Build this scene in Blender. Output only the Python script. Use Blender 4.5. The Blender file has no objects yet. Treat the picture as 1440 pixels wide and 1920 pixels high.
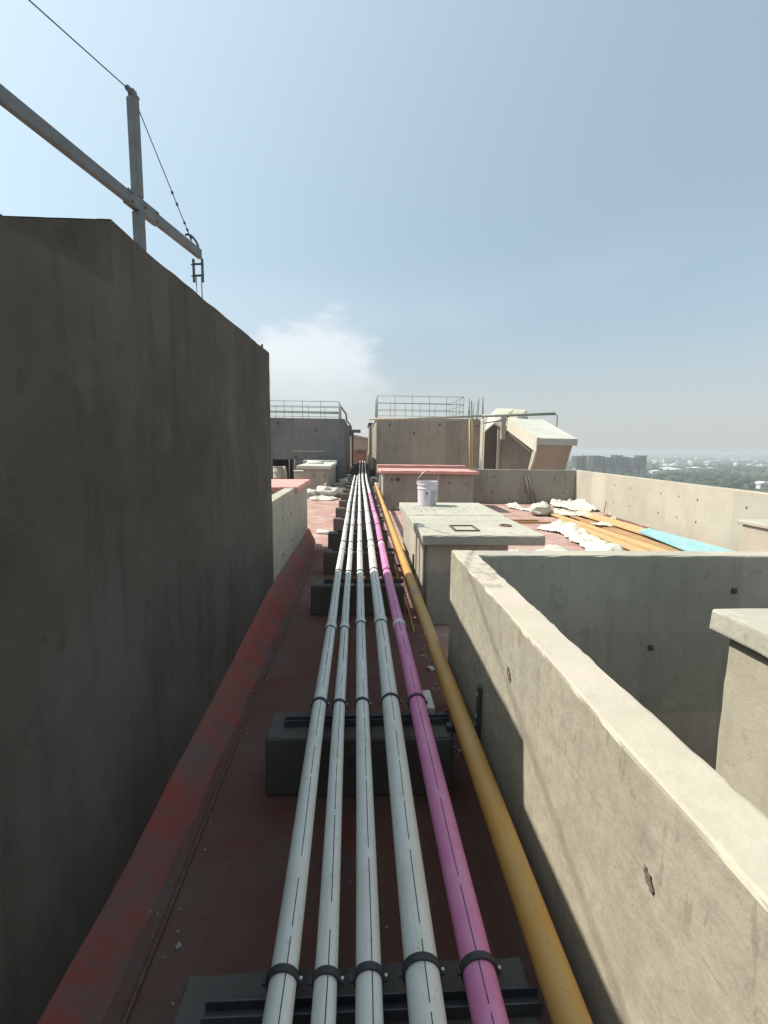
import bpy, math, random
from mathutils import Vector, Matrix, noise
R = math.radians
sc = bpy.context.scene
col = sc.collection
random.seed(7)

# ------------------------------------------------------------ camera
YAW, PITCH, ROLL = R(2.873), R(7.558), R(0.745)
F0 = Vector((math.sin(YAW)*math.cos(PITCH), math.cos(YAW)*math.cos(PITCH), -math.sin(PITCH)))
R0 = Vector((math.cos(YAW), -math.sin(YAW), 0)); U0 = R0.cross(F0)
c_, s_ = math.cos(ROLL), math.sin(ROLL)
Rt = R0*c_ + U0*s_; Up = U0*c_ - R0*s_
cd = bpy.data.cameras.new('camera'); cam = bpy.data.objects.new('camera', cd); col.objects.link(cam)
cam.matrix_world = Matrix(((Rt.x, Up.x, -F0.x, 0), (Rt.y, Up.y, -F0.y, 0), (Rt.z, Up.z, -F0.z, 1.96), (0, 0, 0, 1)))
cd.sensor_fit = 'HORIZONTAL'; cd.sensor_width = 36; cd.lens = 36*900/1440
cd.clip_start = 0.05; cd.clip_end = 20000
sc.camera = cam

# ------------------------------------------------------------ world + sun
SUN = Vector((-1, 0.225, 1.22)).normalized()
elev = math.asin(SUN.z); az = math.atan2(SUN.x, SUN.y)      # from +Y, clockwise
W = bpy.data.worlds.new('World'); sc.world = W; W.use_nodes = True
nt = W.node_tree; N = nt.nodes; L = nt.links
N.clear()
out = N.new('ShaderNodeOutputWorld'); bg = N.new('ShaderNodeBackground')
sky = N.new('ShaderNodeTexSky'); sky.sky_type = 'NISHITA'; sky.sun_disc = False
sky.sun_elevation = elev; sky.sun_rotation = az; sky.altitude = 100
sky.air_density = 1.0; sky.dust_density = 1.2; sky.ozone_density = 1.4
bg.inputs['Strength'].default_value = 0.12
tc = N.new('ShaderNodeTexCoord'); sep = N.new('ShaderNodeSeparateXYZ'); L.new(tc.outputs['Generated'], sep.inputs[0])
def wmath(op, a, b=None, c=None, clamp=False):
    n = N.new('ShaderNodeMath'); n.operation = op; n.use_clamp = clamp
    for i, v in enumerate((a, b, c)):
        if v is None: continue
        if isinstance(v, (int, float)): n.inputs[i].default_value = v
        else: L.new(v, n.inputs[i])
    return n.outputs[0]
def wramp(v, a, b):
    n = N.new('ShaderNodeMapRange'); n.interpolation_type = 'SMOOTHSTEP'
    n.inputs['From Min'].default_value = a; n.inputs['From Max'].default_value = b
    L.new(v, n.inputs['Value']); return n.outputs[0]
mp = N.new('ShaderNodeMapping'); mp.inputs['Scale'].default_value = (1, 1, 2.2); mp.inputs['Location'].default_value = (0.31, 0.2, 0.05)
L.new(tc.outputs['Generated'], mp.inputs[0])
cn = N.new('ShaderNodeTexNoise'); cn.inputs['Scale'].default_value = 6.5; cn.inputs['Detail'].default_value = 9; cn.inputs['Roughness'].default_value = 0.55
L.new(mp.outputs[0], cn.inputs['Vector'])
# one cumulus bank low over the alley: an elliptical envelope eaten by noise
ex = wmath('DIVIDE', wmath('SUBTRACT', sep.outputs['X'], -0.10), 0.18)
ez = wmath('DIVIDE', wmath('SUBTRACT', sep.outputs['Z'], 0.14), 0.12)
rr = wmath('SQRT', wmath('ADD', wmath('MULTIPLY', ex, ex), wmath('MULTIPLY', ez, ez)))
env = wmath('SUBTRACT', 1.0, rr)
front = wramp(sep.outputs['Y'], 0.2, 0.6)
dens = wmath('ADD', env, wmath('MULTIPLY', wmath('SUBTRACT', cn.outputs['Fac'], 0.5), 1.7))
bank = wmath('MULTIPLY', wramp(dens, 0.05, 0.50), wmath('MULTIPLY', front, wramp(sep.outputs['Z'], .03, .20)))
wis = N.new('ShaderNodeTexNoise'); wis.inputs['Scale'].default_value = 1.7; wis.inputs['Detail'].default_value = 5
mp2 = N.new('ShaderNodeMapping'); mp2.inputs['Scale'].default_value = (1, 1, 3.2); mp2.inputs['Location'].default_value = (1.7, 4.4, 0.6)
L.new(tc.outputs['Generated'], mp2.inputs[0]); L.new(mp2.outputs[0], wis.inputs['Vector'])
lowm = wmath('SUBTRACT', 1.0, wramp(sep.outputs['Z'], 0.12, 0.42))
wisp = wmath('MULTIPLY', wramp(wis.outputs['Fac'], 0.42, 0.72), lowm)
fac = wmath('MINIMUM', wmath('ADD', wmath('MULTIPLY', bank, 0.52), wmath('MULTIPLY', wisp, 0.22)), 0.8)
hz = N.new('ShaderNodeMix'); hz.data_type = 'RGBA'; hz.inputs['Factor'].default_value = 0.66
L.new(sky.outputs[0], hz.inputs[6])
dt = N.new('ShaderNodeVectorMath'); dt.operation = 'DOT_PRODUCT'; L.new(tc.outputs['Generated'], dt.inputs[0]); dt.inputs[1].default_value = SUN
aur = wmath('POWER', wmath('MAXIMUM', dt.outputs['Value'], 0.0), 2.2)      # bright dusty aureole round the sun
hc = N.new('ShaderNodeMix'); hc.data_type = 'RGBA'; L.new(aur, hc.inputs['Factor'])
hc.inputs[6].default_value = (2.15, 2.86, 3.05, 1); hc.inputs[7].default_value = (5.1, 6.4, 6.5, 1)
L.new(hc.outputs[2], hz.inputs[7])
hz2 = N.new('ShaderNodeMix'); hz2.data_type = 'RGBA'; L.new(wmath('MULTIPLY', wmath('SUBTRACT', 1.0, wramp(sep.outputs['Z'], -.02, 0.30)), .85), hz2.inputs['Factor'])
L.new(hz.outputs[2], hz2.inputs[6]); hz2.inputs[7].default_value = (3.05, 3.15, 3.1, 1)
mx = N.new('ShaderNodeMix'); mx.data_type = 'RGBA'
L.new(fac, mx.inputs['Factor']); L.new(hz2.outputs[2], mx.inputs[6]); mx.inputs[7].default_value = (5.2, 5.3, 5.4, 1)
hs = N.new('ShaderNodeHueSaturation'); hs.inputs['Saturation'].default_value = 0.95; hs.inputs['Value'].default_value = 1.0
L.new(mx.outputs[2], hs.inputs['Color'])
L.new(hs.outputs[0], bg.inputs['Color']); L.new(bg.outputs[0], out.inputs[0])

sl = bpy.data.lights.new('sun', 'SUN'); sl.energy = 3.8; sl.angle = R(0.5); sl.color = (1.0, 0.955, 0.85)
so = bpy.data.objects.new('sun', sl); col.objects.link(so)
so.rotation_mode = 'QUATERNION'; so.rotation_quaternion = (-SUN).to_track_quat('-Z', 'Y'); so.location = (-20, 5, 30)
sc.view_settings.view_transform = 'Standard'; sc.view_settings.look = 'None'
sc.view_settings.exposure = 0.72; sc.view_settings.gamma = 1

# ------------------------------------------------------------ materials
def new_mat(name):
    m = bpy.data.materials.new(name); m.use_nodes = True
    return m, m.node_tree, m.node_tree.nodes['Principled BSDF']
def mnode(t, k, **kw):
    n = t.nodes.new(k)
    for a, v in kw.items(): setattr(n, a, v)
    return n
def rampnode(t, v, pts):
    r = t.nodes.new('ShaderNodeValToRGB'); el = r.color_ramp.elements
    while len(el) < len(pts): el.new(0.5)
    for e, (p, c) in zip(el, pts):
        e.position = p; e.color = (c, c, c, 1) if isinstance(c, (int, float)) else (*c, 1)
    t.links.new(v, r.inputs[0]); return r.outputs[0]
def noisen(t, vec, scale, detail=4, rough=0.55):
    n = t.nodes.new('ShaderNodeTexNoise'); n.inputs['Scale'].default_value = scale
    n.inputs['Detail'].default_value = detail; n.inputs['Roughness'].default_value = rough
    t.links.new(vec, n.inputs['Vector']); return n.outputs['Fac']
def mixc(t, fac, a, b, mode='MIX'):
    m = t.nodes.new('ShaderNodeMix'); m.data_type = 'RGBA'; m.blend_type = mode
    for sock, v in ((m.inputs['Factor'], fac), (m.inputs[6], a), (m.inputs[7], b)):
        if isinstance(v, (int, float)): sock.default_value = v
        elif isinstance(v, tuple): sock.default_value = (*v, 1)
        else: t.links.new(v, sock)
    return m.outputs[2]
def bumpn(t, bs, h, strength=0.3, dist=0.01):
    b = t.nodes.new('ShaderNodeBump'); b.inputs['Strength'].default_value = strength; b.inputs['Distance'].default_value = dist
    t.links.new(h, b.inputs['Height']); t.links.new(b.outputs[0], bs.inputs['Normal'])
def tmath(t, op, a, b=None, clamp=False):
    n = t.nodes.new('ShaderNodeMath'); n.operation = op; n.use_clamp = clamp
    for i, v in enumerate((a, b)):
        if v is None: continue
        if isinstance(v, (int, float)): n.inputs[i].default_value = v
        else: t.links.new(v, n.inputs[i])
    return n.outputs[0]

def concrete(name, c1, c2, dark=None, spots=0.25, streak=0.3, panels=True, pw=1.22, ph=0.61, bump=0.35, scale=1.0, groove=0.75):
    m, t, bs = new_mat(name)
    co = t.nodes.new('ShaderNodeTexCoord').outputs['Object']
    big = noisen(t, co, 0.9*scale, 5, 0.6)
    c = mixc(t, rampnode(t, big, [(0.32, 0.0), (0.68, 1.0)]), c1, c2)
    dk = dark or tuple(x*0.45 for x in c1)
    # vertical run-off streaks
    mpn = t.nodes.new('ShaderNodeMapping'); mpn.inputs['Scale'].default_value = (1, 1, 0.12); t.links.new(co, mpn.inputs[0])
    st = noisen(t, mpn.outputs[0], 7*scale, 4, 0.6)
    c = mixc(t, tmath(t, 'MULTIPLY', rampnode(t, st, [(0.5, 0.0), (0.72, 1.0)]), streak), c, dk)
    # formwork panels: slight tone steps + dark joints
    if panels:
        sp = t.nodes.new('ShaderNodeSeparateXYZ'); t.links.new(co, sp.inputs[0])
        cb = t.nodes.new('ShaderNodeCombineXYZ'); t.links.new(tmath(t, 'ADD', sp.outputs[0], sp.outputs[1]), cb.inputs[0]); t.links.new(sp.outputs[2], cb.inputs[1])
        br = t.nodes.new('ShaderNodeTexBrick'); br.offset = 0.0
        br.inputs['Color1'].default_value = (0.82, 0.83, 0.84, 1); br.inputs['Color2'].default_value = (1.05, 1.03, 1.0, 1); br.inputs['Mortar'].default_value = (groove, groove, groove, 1)
        br.inputs['Scale'].default_value = 1.0; br.inputs['Mortar Size'].default_value = 0.005; br.inputs['Mortar Smooth'].default_value = 0.6
        br.inputs['Brick Width'].default_value = pw; br.inputs['Row Height'].default_value = ph
        wv = mixc(t, 0.02, cb.outputs[0], t.nodes.new('ShaderNodeTexNoise').outputs['Color'])
        t.links.new(wv, br.inputs['Vector'])
        c = mixc(t, 1.0, c, br.outputs['Color'], 'MULTIPLY')
    # spots and pits
    sn = noisen(t, co, 9*scale, 3, 0.5)
    c = mixc(t, tmath(t, 'MULTIPLY', rampnode(t, sn, [(0.63, 0.0), (0.70, 1.0)]), spots), c, dk)
    sn2 = noisen(t, co, 3.1*scale, 6, 0.7)
    c = mixc(t, tmath(t, 'MULTIPLY', rampnode(t, sn2, [(0.55, 0.0), (0.75, 1.0)]), spots*1.2), c, tuple(min(1, x*1.25) for x in c2))
    fn = noisen(t, co, 60*scale, 3, 0.6)
    c = mixc(t, rampnode(t, fn, [(0.3, 0.0), (0.7, 0.25)]), c, tuple(x*0.7 for x in c1))
    t.links.new(c, bs.inputs['Base Color'])
    bs.inputs['Roughness'].default_value = 0.92; bs.inputs['Specular IOR Level'].default_value = 0.2
    hh = tmath(t, 'ADD', tmath(t, 'MULTIPLY', fn, 0.4), noisen(t, co, 12*scale, 5, 0.65))
    bumpn(t, bs, hh, bump, 0.012)
    return m
def plain(name, c, rough=0.6, var=0.12, scale=8, metal=0.0, spec=0.4, bump=0.0, dirt=None, dirt_amt=0.3, bscale=40):
    m, t, bs = new_mat(name)
    co = t.nodes.new('ShaderNodeTexCoord').outputs['Object']
    n = noisen(t, co, scale, 5, 0.6)
    cc = mixc(t, rampnode(t, n, [(0.3, 0.0), (0.7, 1.0)]), tuple(x*(1-var) for x in c), tuple(min(1, x*(1+var)) for x in c))
    if dirt:
        cc = mixc(t, tmath(t, 'MULTIPLY', rampnode(t, noisen(t, co, scale*0.6+1.3, 7, 0.72), [(0.48, 0.0), (0.7, 1.0)]), dirt_amt), cc, dirt)
    t.links.new(cc, bs.inputs['Base Color'])
    bs.inputs['Roughness'].default_value = rough; bs.inputs['Metallic'].default_value = metal; bs.inputs['Specular IOR Level'].default_value = spec
    if bump: bumpn(t, bs, noisen(t, co, bscale, 4, 0.6), bump, 0.01)
    return m

M = {}
M['par'] = concrete('parapet_concrete', (.40, .365, .285), (.50, .46, .37), dark=(.20, .17, .13), spots=.35, streak=.28, pw=2.4, ph=.968, groove=.6)
M['conc'] = concrete('grey_concrete', (.41, .38, .31), (.51, .475, .395), spots=.3, streak=.3)
M['conc_d'] = concrete('weathered_concrete', (.30, .275, .23), (.39, .36, .305), spots=.25, streak=.35, pw=1.22, ph=2.44, groove=.72)
M['pale'] = concrete('pale_concrete', (.44, .40, .325), (.53, .485, .40), dark=(.3, .26, .21), spots=.22, streak=.12, pw=1.22, ph=1.22, groove=.86)
M['slab'] = concrete('slab_concrete', (.38, .365, .30), (.48, .46, .385), dark=(.2, .19, .16), spots=.5, streak=.0, panels=False, bump=.5)
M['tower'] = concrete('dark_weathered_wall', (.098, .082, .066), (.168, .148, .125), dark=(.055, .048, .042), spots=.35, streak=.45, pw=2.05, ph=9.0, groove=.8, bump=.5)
M['left'] = concrete('blue_grey_concrete', (.155, .158, .158), (.20, .202, .197), spots=.2, streak=.3, pw=1.22, ph=2.44, groove=.85)
M['block'] = concrete('block_concrete', (.105, .094, .086), (.17, .155, .14), spots=.3, streak=.1, panels=False)
M['beige'] = concrete('beige_plaster', (.36, .325, .265), (.42, .38, .31), spots=.1, streak=.1, panels=False, bump=.2)
M['white_roof'] = concrete('pale_roof_screed', (.45, .45, .39), (.56, .555, .49), dark=(.3, .3, .27), spots=.2, streak=.1, panels=False)
M['fascia'] = concrete('fascia_plaster', (.50, .465, .375), (.60, .56, .455), dark=(.2, .2, .17), spots=.25, streak=.3, panels=False)
M['brown'] = concrete('brown_shuttered_concrete', (.33, .29, .235), (.40, .36, .295), spots=.2, streak=.45, pw=1.0, ph=4.0, groove=.65)
M['tan'] = plain('tan_render', (.42, .33, .25), .9, .1, 2, spec=.1)
M['rust'] = plain('rust_panel', (.26, .15, .11), .8, .25, 3, spec=.2)
M['pinkcap'] = plain('pink_waterproofing', (.62, .30, .27), .85, .12, 5, spec=.15, bump=.3, dirt=(.62, .45, .40), dirt_amt=.5)
M['hole'] = plain('dark_hole', (.10, .088, .075), .95, .2, 20, spec=.05)
M['wpipe'] = plain('white_plastic', (.69, .695, .665), .42, .04, 3, spec=.35, dirt=(.50, .485, .44), dirt_amt=.45)
M['ppipe'] = plain('pink_plastic', (.60, .19, .40), .5, .07, 3, spec=.35, dirt=(.62, .33, .50), dirt_amt=.5)
M['ypipe'] = plain('yellow_paint', (.49, .265, .055), .45, .07, 4, spec=.4, dirt=(.50, .34, .15), dirt_amt=.4)
def scuff(m, dust, amt):
    t = m.node_tree; bs = t.nodes['Principled BSDF']; src = bs.inputs['Base Color'].links[0].from_socket
    co = t.nodes.new('ShaderNodeTexCoord').outputs['Object']
    mq = t.nodes.new('ShaderNodeMapping'); mq.inputs['Scale'].default_value = (22, 1.6, 22); t.links.new(co, mq.inputs[0])
    c = mixc(t, tmath(t, 'MULTIPLY', rampnode(t, noisen(t, mq.outputs[0], 2.2, 6, .7), [(.50, 0.0), (.68, 1.0)]), amt), src, dust)
    c = mixc(t, tmath(t, 'MULTIPLY', rampnode(t, noisen(t, co, 26, 4, .65), [(.62, 0.0), (.70, 1.0)]), amt*1.1), c, tuple(x*.55 for x in dust))
    up = t.nodes.new('ShaderNodeNewGeometry'); su = t.nodes.new('ShaderNodeSeparateXYZ'); t.links.new(up.outputs['Normal'], su.inputs[0])
    c = mixc(t, tmath(t, 'MULTIPLY', rampnode(t, su.outputs[2], [(.55, 0.0), (1.0, 1.0)]), tmath(t, 'MULTIPLY', rampnode(t, noisen(t, co, 6, 6, .7), [(.4, .1), (.65, 1.0)]), amt*.8)), c, dust)
    t.links.new(c, bs.inputs['Base Color'])
    rg = t.nodes.new('ShaderNodeMapRange'); rg.inputs['To Min'].default_value = .38; rg.inputs['To Max'].default_value = .75
    t.links.new(noisen(t, co, 9, 5, .7), rg.inputs['Value']); t.links.new(rg.outputs[0], bs.inputs['Roughness'])
    bumpn(t, bs, noisen(t, mq.outputs[0], 3, 4, .6), .08, .004)
scuff(M['wpipe'], (.50, .475, .42), .45); scuff(M['ppipe'], (.52, .33, .42), .4); scuff(M['ypipe'], (.40, .31, .18), .5)
M['mark'] = plain('black_print', (.03, .03, .035), .7, .1, 20)
M['rubber'] = plain('dark_clamp', (.045, .045, .05), .6, .3, 30, spec=.3)
M['steel'] = plain('dull_steel', (.10, .105, .11), .55, .2, 20, metal=.5)
M['gsteel'] = plain('grey_painted_steel', (.17, .185, .19), .6, .15, 12, metal=.1, dirt=(.16, .10, .07), dirt_amt=.6)
M['rail'] = plain('rail_paint', (.16, .17, .16), .6, .15, 12, metal=.2)
M['galv'] = plain('green_grey_pipe', (.30, .34, .27), .6, .15, 10)
M['bolt'] = plain('zinc_bolt', (.45, .45, .43), .4, .1, 20, metal=.6)
M['bamboo'] = plain('yellow_pole', (.55, .38, .12), .6, .15, 10)
M['bucket'] = plain('bucket_plastic', (.66, .60, .66), .45, .06, 6, spec=.4, dirt=(.42, .37, .38), dirt_amt=.8)
M['cloth'] = plain('white_sheet', (.54, .525, .44), .85, .07, 3, spec=.15, bump=.7, bscale=12, dirt=(.45, .40, .30), dirt_amt=.35)
M['sack'] = plain('cement_sack', (.55, .51, .46), .9, .2, 6, spec=.1, bump=.5, bscale=18)
M['board'] = plain('orange_board', (.58, .36, .155), .7, .08, 3, spec=.2, dirt=(.48, .31, .16), dirt_amt=.5)
M['boardb'] = plain('brown_board', (.42, .25, .12), .8, .15, 4, spec=.15)
M['blue'] = plain('blue_board', (.20, .43, .47), .7, .08, 5, spec=.2, dirt=(.42, .52, .50), dirt_amt=.7)
M['rod'] = plain('rusty_rod', (.16, .09, .065), .8, .3, 30)
M['rubble'] = plain('rubble', (.42, .38, .33), .95, .25, 30, spec=.1)
M['tank'] = plain('white_tank', (.8, .8, .8), .5, .03, 2)

scuff(M['board'], (.46, .33, .20), .6); scuff(M['boardb'], (.30, .20, .12), .6); scuff(M['blue'], (.40, .47, .46), .5)
def floor_mat():
    m, t, bs = new_mat('red_roof_floor')
    co = t.nodes.new('ShaderNodeTexCoord').outputs['Object']
    big = noisen(t, co, 0.7, 6, 0.62)
    c = mixc(t, rampnode(t, big, [(0.35, 0.0), (0.65, 1.0)]), (.33, .165, .135), (.40, .235, .20))
    br = t.nodes.new('ShaderNodeTexBrick'); br.offset = 0.0
    br.inputs['Color1'].default_value = (.88, .88, .88, 1); br.inputs['Color2'].default_value = (1.1, 1.08, 1.05, 1); br.inputs['Mortar'].default_value = (.75, .72, .70, 1)
    br.inputs['Scale'].default_value = 1.0; br.inputs['Mortar Size'].default_value = 0.006; br.inputs['Brick Width'].default_value = 0.3; br.inputs['Row Height'].default_value = 0.3
    t.links.new(co, br.inputs['Vector'])
    c = mixc(t, 0.6, c, br.outputs['Color'], 'MULTIPLY')
    dust = noisen(t, co, 2.3, 8, 0.7)
    c = mixc(t, rampnode(t, dust, [(0.40, 0.0), (0.66, 0.8)]), c, (.47, .375, .325))
    sf = t.nodes.new('ShaderNodeSeparateXYZ'); t.links.new(co, sf.inputs[0])     # gully by the pipes: its shade painted in as darker, redder, less dusty floor
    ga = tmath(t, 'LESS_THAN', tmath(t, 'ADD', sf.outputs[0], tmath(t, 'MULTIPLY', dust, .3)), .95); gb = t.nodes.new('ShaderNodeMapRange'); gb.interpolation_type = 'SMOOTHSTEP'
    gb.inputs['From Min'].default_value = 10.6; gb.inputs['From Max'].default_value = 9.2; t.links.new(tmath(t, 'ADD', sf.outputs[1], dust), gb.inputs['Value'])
    gully_shade = mixc(t, rampnode(t, noisen(t, co, 1.9, 7, .65), [(.35, 0.0), (.68, 1.0)]), (.18, .072, .060), (.165, .115, .098))
    gully_shade = mixc(t, 0.3, gully_shade, br.outputs['Color'], 'MULTIPLY')
    c = mixc(t, tmath(t, 'MULTIPLY', ga, gb.outputs[0]), c, gully_shade)
    dk = noisen(t, co, 1.4, 5, 0.6)
    c = mixc(t, rampnode(t, dk, [(0.60, 0.0), (0.75, 0.6)]), c, (.20, .09, .08))
    t.links.new(c, bs.inputs['Base Color']); bs.inputs['Roughness'].default_value = .9; bs.inputs['Specular IOR Level'].default_value = .2
    bumpn(t, bs, tmath(t, 'ADD', noisen(t, co, 35, 5, .65), tmath(t, 'MULTIPLY', dust, 2.0)), .5, .01)
    return m
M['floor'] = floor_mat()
def coving_mat():
    m, t, bs = new_mat('red_coving')
    co = t.nodes.new('ShaderNodeTexCoord').outputs['Object']
    c = mixc(t, rampnode(t, noisen(t, co, 2.2, 6, 0.65), [(0.40, 0.0), (0.60, 1.0)]), (.33, .075, .062), (.19, .115, .098))
    c = mixc(t, rampnode(t, noisen(t, co, 5, 5, 0.7), [(0.55, 0.0), (0.7, 0.7)]), c, (.16, .09, .08))
    t.links.new(c, bs.inputs['Base Color']); bs.inputs['Roughness'].default_value = .85; bs.inputs['Specular IOR Level'].default_value = .25
    bumpn(t, bs, noisen(t, co, 18, 6, .7), .6, .015)
    return m
M['coving'] = coving_mat()
def plain_mat():
    m, t, bs = new_mat('plain_ground')
    co = t.nodes.new('ShaderNodeTexCoord').outputs['Object']
    mpn = t.nodes.new('ShaderNodeMapping'); mpn.inputs['Scale'].default_value = (1, 1, 1); t.links.new(co, mpn.inputs[0])
    v = t.nodes.new('ShaderNodeTexVoronoi'); v.inputs['Scale'].default_value = 0.006; t.links.new(co, v.inputs['Vector'])
    f = rampnode(t, v.outputs['Color'], [(0.0, (.050, .062, .035)), (.35, (.085, .085, .05)), (.65, (.065, .075, .045)), (1.0, (.14, .125, .09))])
    n = noisen(t, co, 0.012, 8, 0.7)
    c = mixc(t, rampnode(t, n, [(.42, 0.0), (.60, 1.0)]), f, (.035, .05, .028))
    c = mixc(t, rampnode(t, noisen(t, co, .05, 6, .7), [(.6, 0.0), (.72, .5)]), c, (.16, .15, .12))
    t.links.new(c, bs.inputs['Base Color']); bs.inputs['Roughness'].default_value = 1; bs.inputs['Specular IOR Level'].default_value = 0
    return m
M['plain'] = plain_mat()
M['tree'] = plain('far_foliage', (.04, .06, .035), .95, .35, .15, spec=.05)
M['apt'] = plain('far_apartment_dark', (.045, .055, .05), .8, .15, .3)
M['apt_low'] = plain('far_apartment_pale', (.24, .23, .22), .8, .15, .3)
M['shed'] = plain('far_white_walls', (.62, .62, .58), .8, .1, .2)
M['road'] = plain('pale_road', (.30, .29, .27), .9, .1, .1)
M['hill'] = plain('hill_scrub', (.08, .085, .06), .95, .2, .01, spec=0)

# near parapet: joint line, unused jib shadow band and broken spots on top
def near_par():
    m = concrete('near_parapet_concrete', (.41, .375, .29), (.52, .48, .385), dark=(.22, .185, .145), spots=.35, streak=.20, pw=50, ph=50)
    t = m.node_tree; bs = t.nodes['Principled BSDF']
    src = bs.inputs['Base Color'].links[0].from_socket
    co = t.nodes.new('ShaderNodeTexCoord').outputs['Object']
    sp = t.nodes.new('ShaderNodeSeparateXYZ'); t.links.new(co, sp.inputs[0])
    y, z = sp.outputs[1], sp.outputs[2]
    wob = tmath(t, 'MULTIPLY', tmath(t, 'SUBTRACT', noisen(t, co, 2.5, 4), .5), .06)
    wobs = tmath(t, 'MULTIPLY', tmath(t, 'SUBTRACT', noisen(t, co, 22, 4), .5), .012)
    def line(v, pos, half, w, amt, c):
        d = tmath(t, 'ABSOLUTE', tmath(t, 'SUBTRACT', tmath(t, 'ADD', v, w), pos))
        k = t.nodes.new('ShaderNodeMapRange'); k.interpolation_type = 'SMOOTHSTEP'
        k.inputs['From Min'].default_value = half; k.inputs['From Max'].default_value = half*.25
        k.inputs['To Max'].default_value = amt
        t.links.new(d, k.inputs['Value']); return k.outputs[0]
    broken = rampnode(t, noisen(t, co, 6, 4, .6), [(.46, 0.0), (.56, 1.0)])
    f1 = tmath(t, 'MULTIPLY', line(z, .968, .004, wobs, .5, 0), broken)
    c = mixc(t, f1, src, (.15, .13, .10))
    # joint across at y = .81
    f2 = tmath(t, 'MULTIPLY', line(y, .815, .008, wobs, .6, 0), broken)
    c = mixc(t, f2, c, (.20, .17, .13))
    f3 = line(y, 2.62, .004, wobs, .3, 0)
    c = mixc(t, f3, c, (.22, .2, .16))
    # slanting band after the jib's cast shadow, mixed into no colour: z = .616 + (1.338-y)*.10
    s = tmath(t, 'ADD', z, tmath(t, 'MULTIPLY', y, -.16))
    shadow_band = tmath(t, 'MULTIPLY', line(s, .475, .035, wob, .75, 0), rampnode(t, y, [(.0, 1.0), (1.0, 1.0)]))
    my = t.nodes.new('ShaderNodeMapRange'); my.interpolation_type = 'SMOOTHSTEP'; my.inputs['From Min'].default_value = 1.9; my.inputs['From Max'].default_value = 1.1
    t.links.new(y, my.inputs['Value'])
    
    pv = t.nodes.new('ShaderNodeTexVoronoi'); pv.inputs['Scale'].default_value = 34; t.links.new(co, pv.inputs['Vector'])
    pore = tmath(t, 'MULTIPLY', rampnode(t, pv.outputs['Distance'], [(.07, 1.0), (.13, 0.0)]), rampnode(t, noisen(t, co, 5, 3), [(.5, 0.0), (.6, .85)]))
    c = mixc(t, pore, c, (.17, .145, .11))
    mcr = t.nodes.new('ShaderNodeMapping'); mcr.inputs['Scale'].default_value = (1, .5, 1.3); t.links.new(co, mcr.inputs[0])
    cr = tmath(t, 'ABSOLUTE', tmath(t, 'SUBTRACT', noisen(t, mcr.outputs[0], 1.7, 9, .62), .5))
    c = mixc(t, tmath(t, 'MULTIPLY', rampnode(t, cr, [(.0, 1.0), (.0045, 0.0)]), rampnode(t, noisen(t, co, .9, 2), [(.50, 0.0), (.56, .55)])), c, (.17, .145, .11))
    mot = noisen(t, co, 13, 8, .75); c = mixc(t, rampnode(t, mot, [(.38, .5), (.60, 0.0)]), c, (.26, .235, .18))
    # upright faces a little greyer with bug holes on the upper 25 cm
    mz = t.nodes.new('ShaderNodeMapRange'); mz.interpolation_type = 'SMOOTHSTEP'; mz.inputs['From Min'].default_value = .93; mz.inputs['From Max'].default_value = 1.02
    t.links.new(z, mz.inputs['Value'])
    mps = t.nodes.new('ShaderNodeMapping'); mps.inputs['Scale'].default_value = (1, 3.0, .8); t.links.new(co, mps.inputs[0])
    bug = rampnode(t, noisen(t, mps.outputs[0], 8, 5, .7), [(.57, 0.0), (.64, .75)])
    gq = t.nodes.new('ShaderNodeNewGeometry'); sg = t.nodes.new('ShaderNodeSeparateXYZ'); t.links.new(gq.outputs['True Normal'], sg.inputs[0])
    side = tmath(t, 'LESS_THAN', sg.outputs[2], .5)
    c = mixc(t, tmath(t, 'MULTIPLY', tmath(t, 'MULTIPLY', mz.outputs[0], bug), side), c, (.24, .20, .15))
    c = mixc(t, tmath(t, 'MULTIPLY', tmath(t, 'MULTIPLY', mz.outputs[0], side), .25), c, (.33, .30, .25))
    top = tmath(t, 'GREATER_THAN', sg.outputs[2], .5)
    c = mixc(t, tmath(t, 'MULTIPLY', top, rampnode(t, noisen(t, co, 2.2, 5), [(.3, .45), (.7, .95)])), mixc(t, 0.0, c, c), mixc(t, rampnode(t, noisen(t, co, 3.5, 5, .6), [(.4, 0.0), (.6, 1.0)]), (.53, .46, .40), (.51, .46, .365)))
    mpt = t.nodes.new('ShaderNodeMapping'); mpt.inputs['Scale'].default_value = (1.0, .8, 1); t.links.new(co, mpt.inputs[0])
    spt = rampnode(t, noisen(t, mpt.outputs[0], 15, 3, .55), [(.55, 0.0), (.575, .55)])
    rng = tmath(t, 'MULTIPLY', tmath(t, 'GREATER_THAN', y, .9), tmath(t, 'LESS_THAN', y, 3.0))
    c = mixc(t, tmath(t, 'MULTIPLY', tmath(t, 'MULTIPLY', top, spt), rng), c, (.27, .225, .19))
    t.links.new(c, bs.inputs['Base Color'])
    return m
M['npar'] = near_par()

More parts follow.
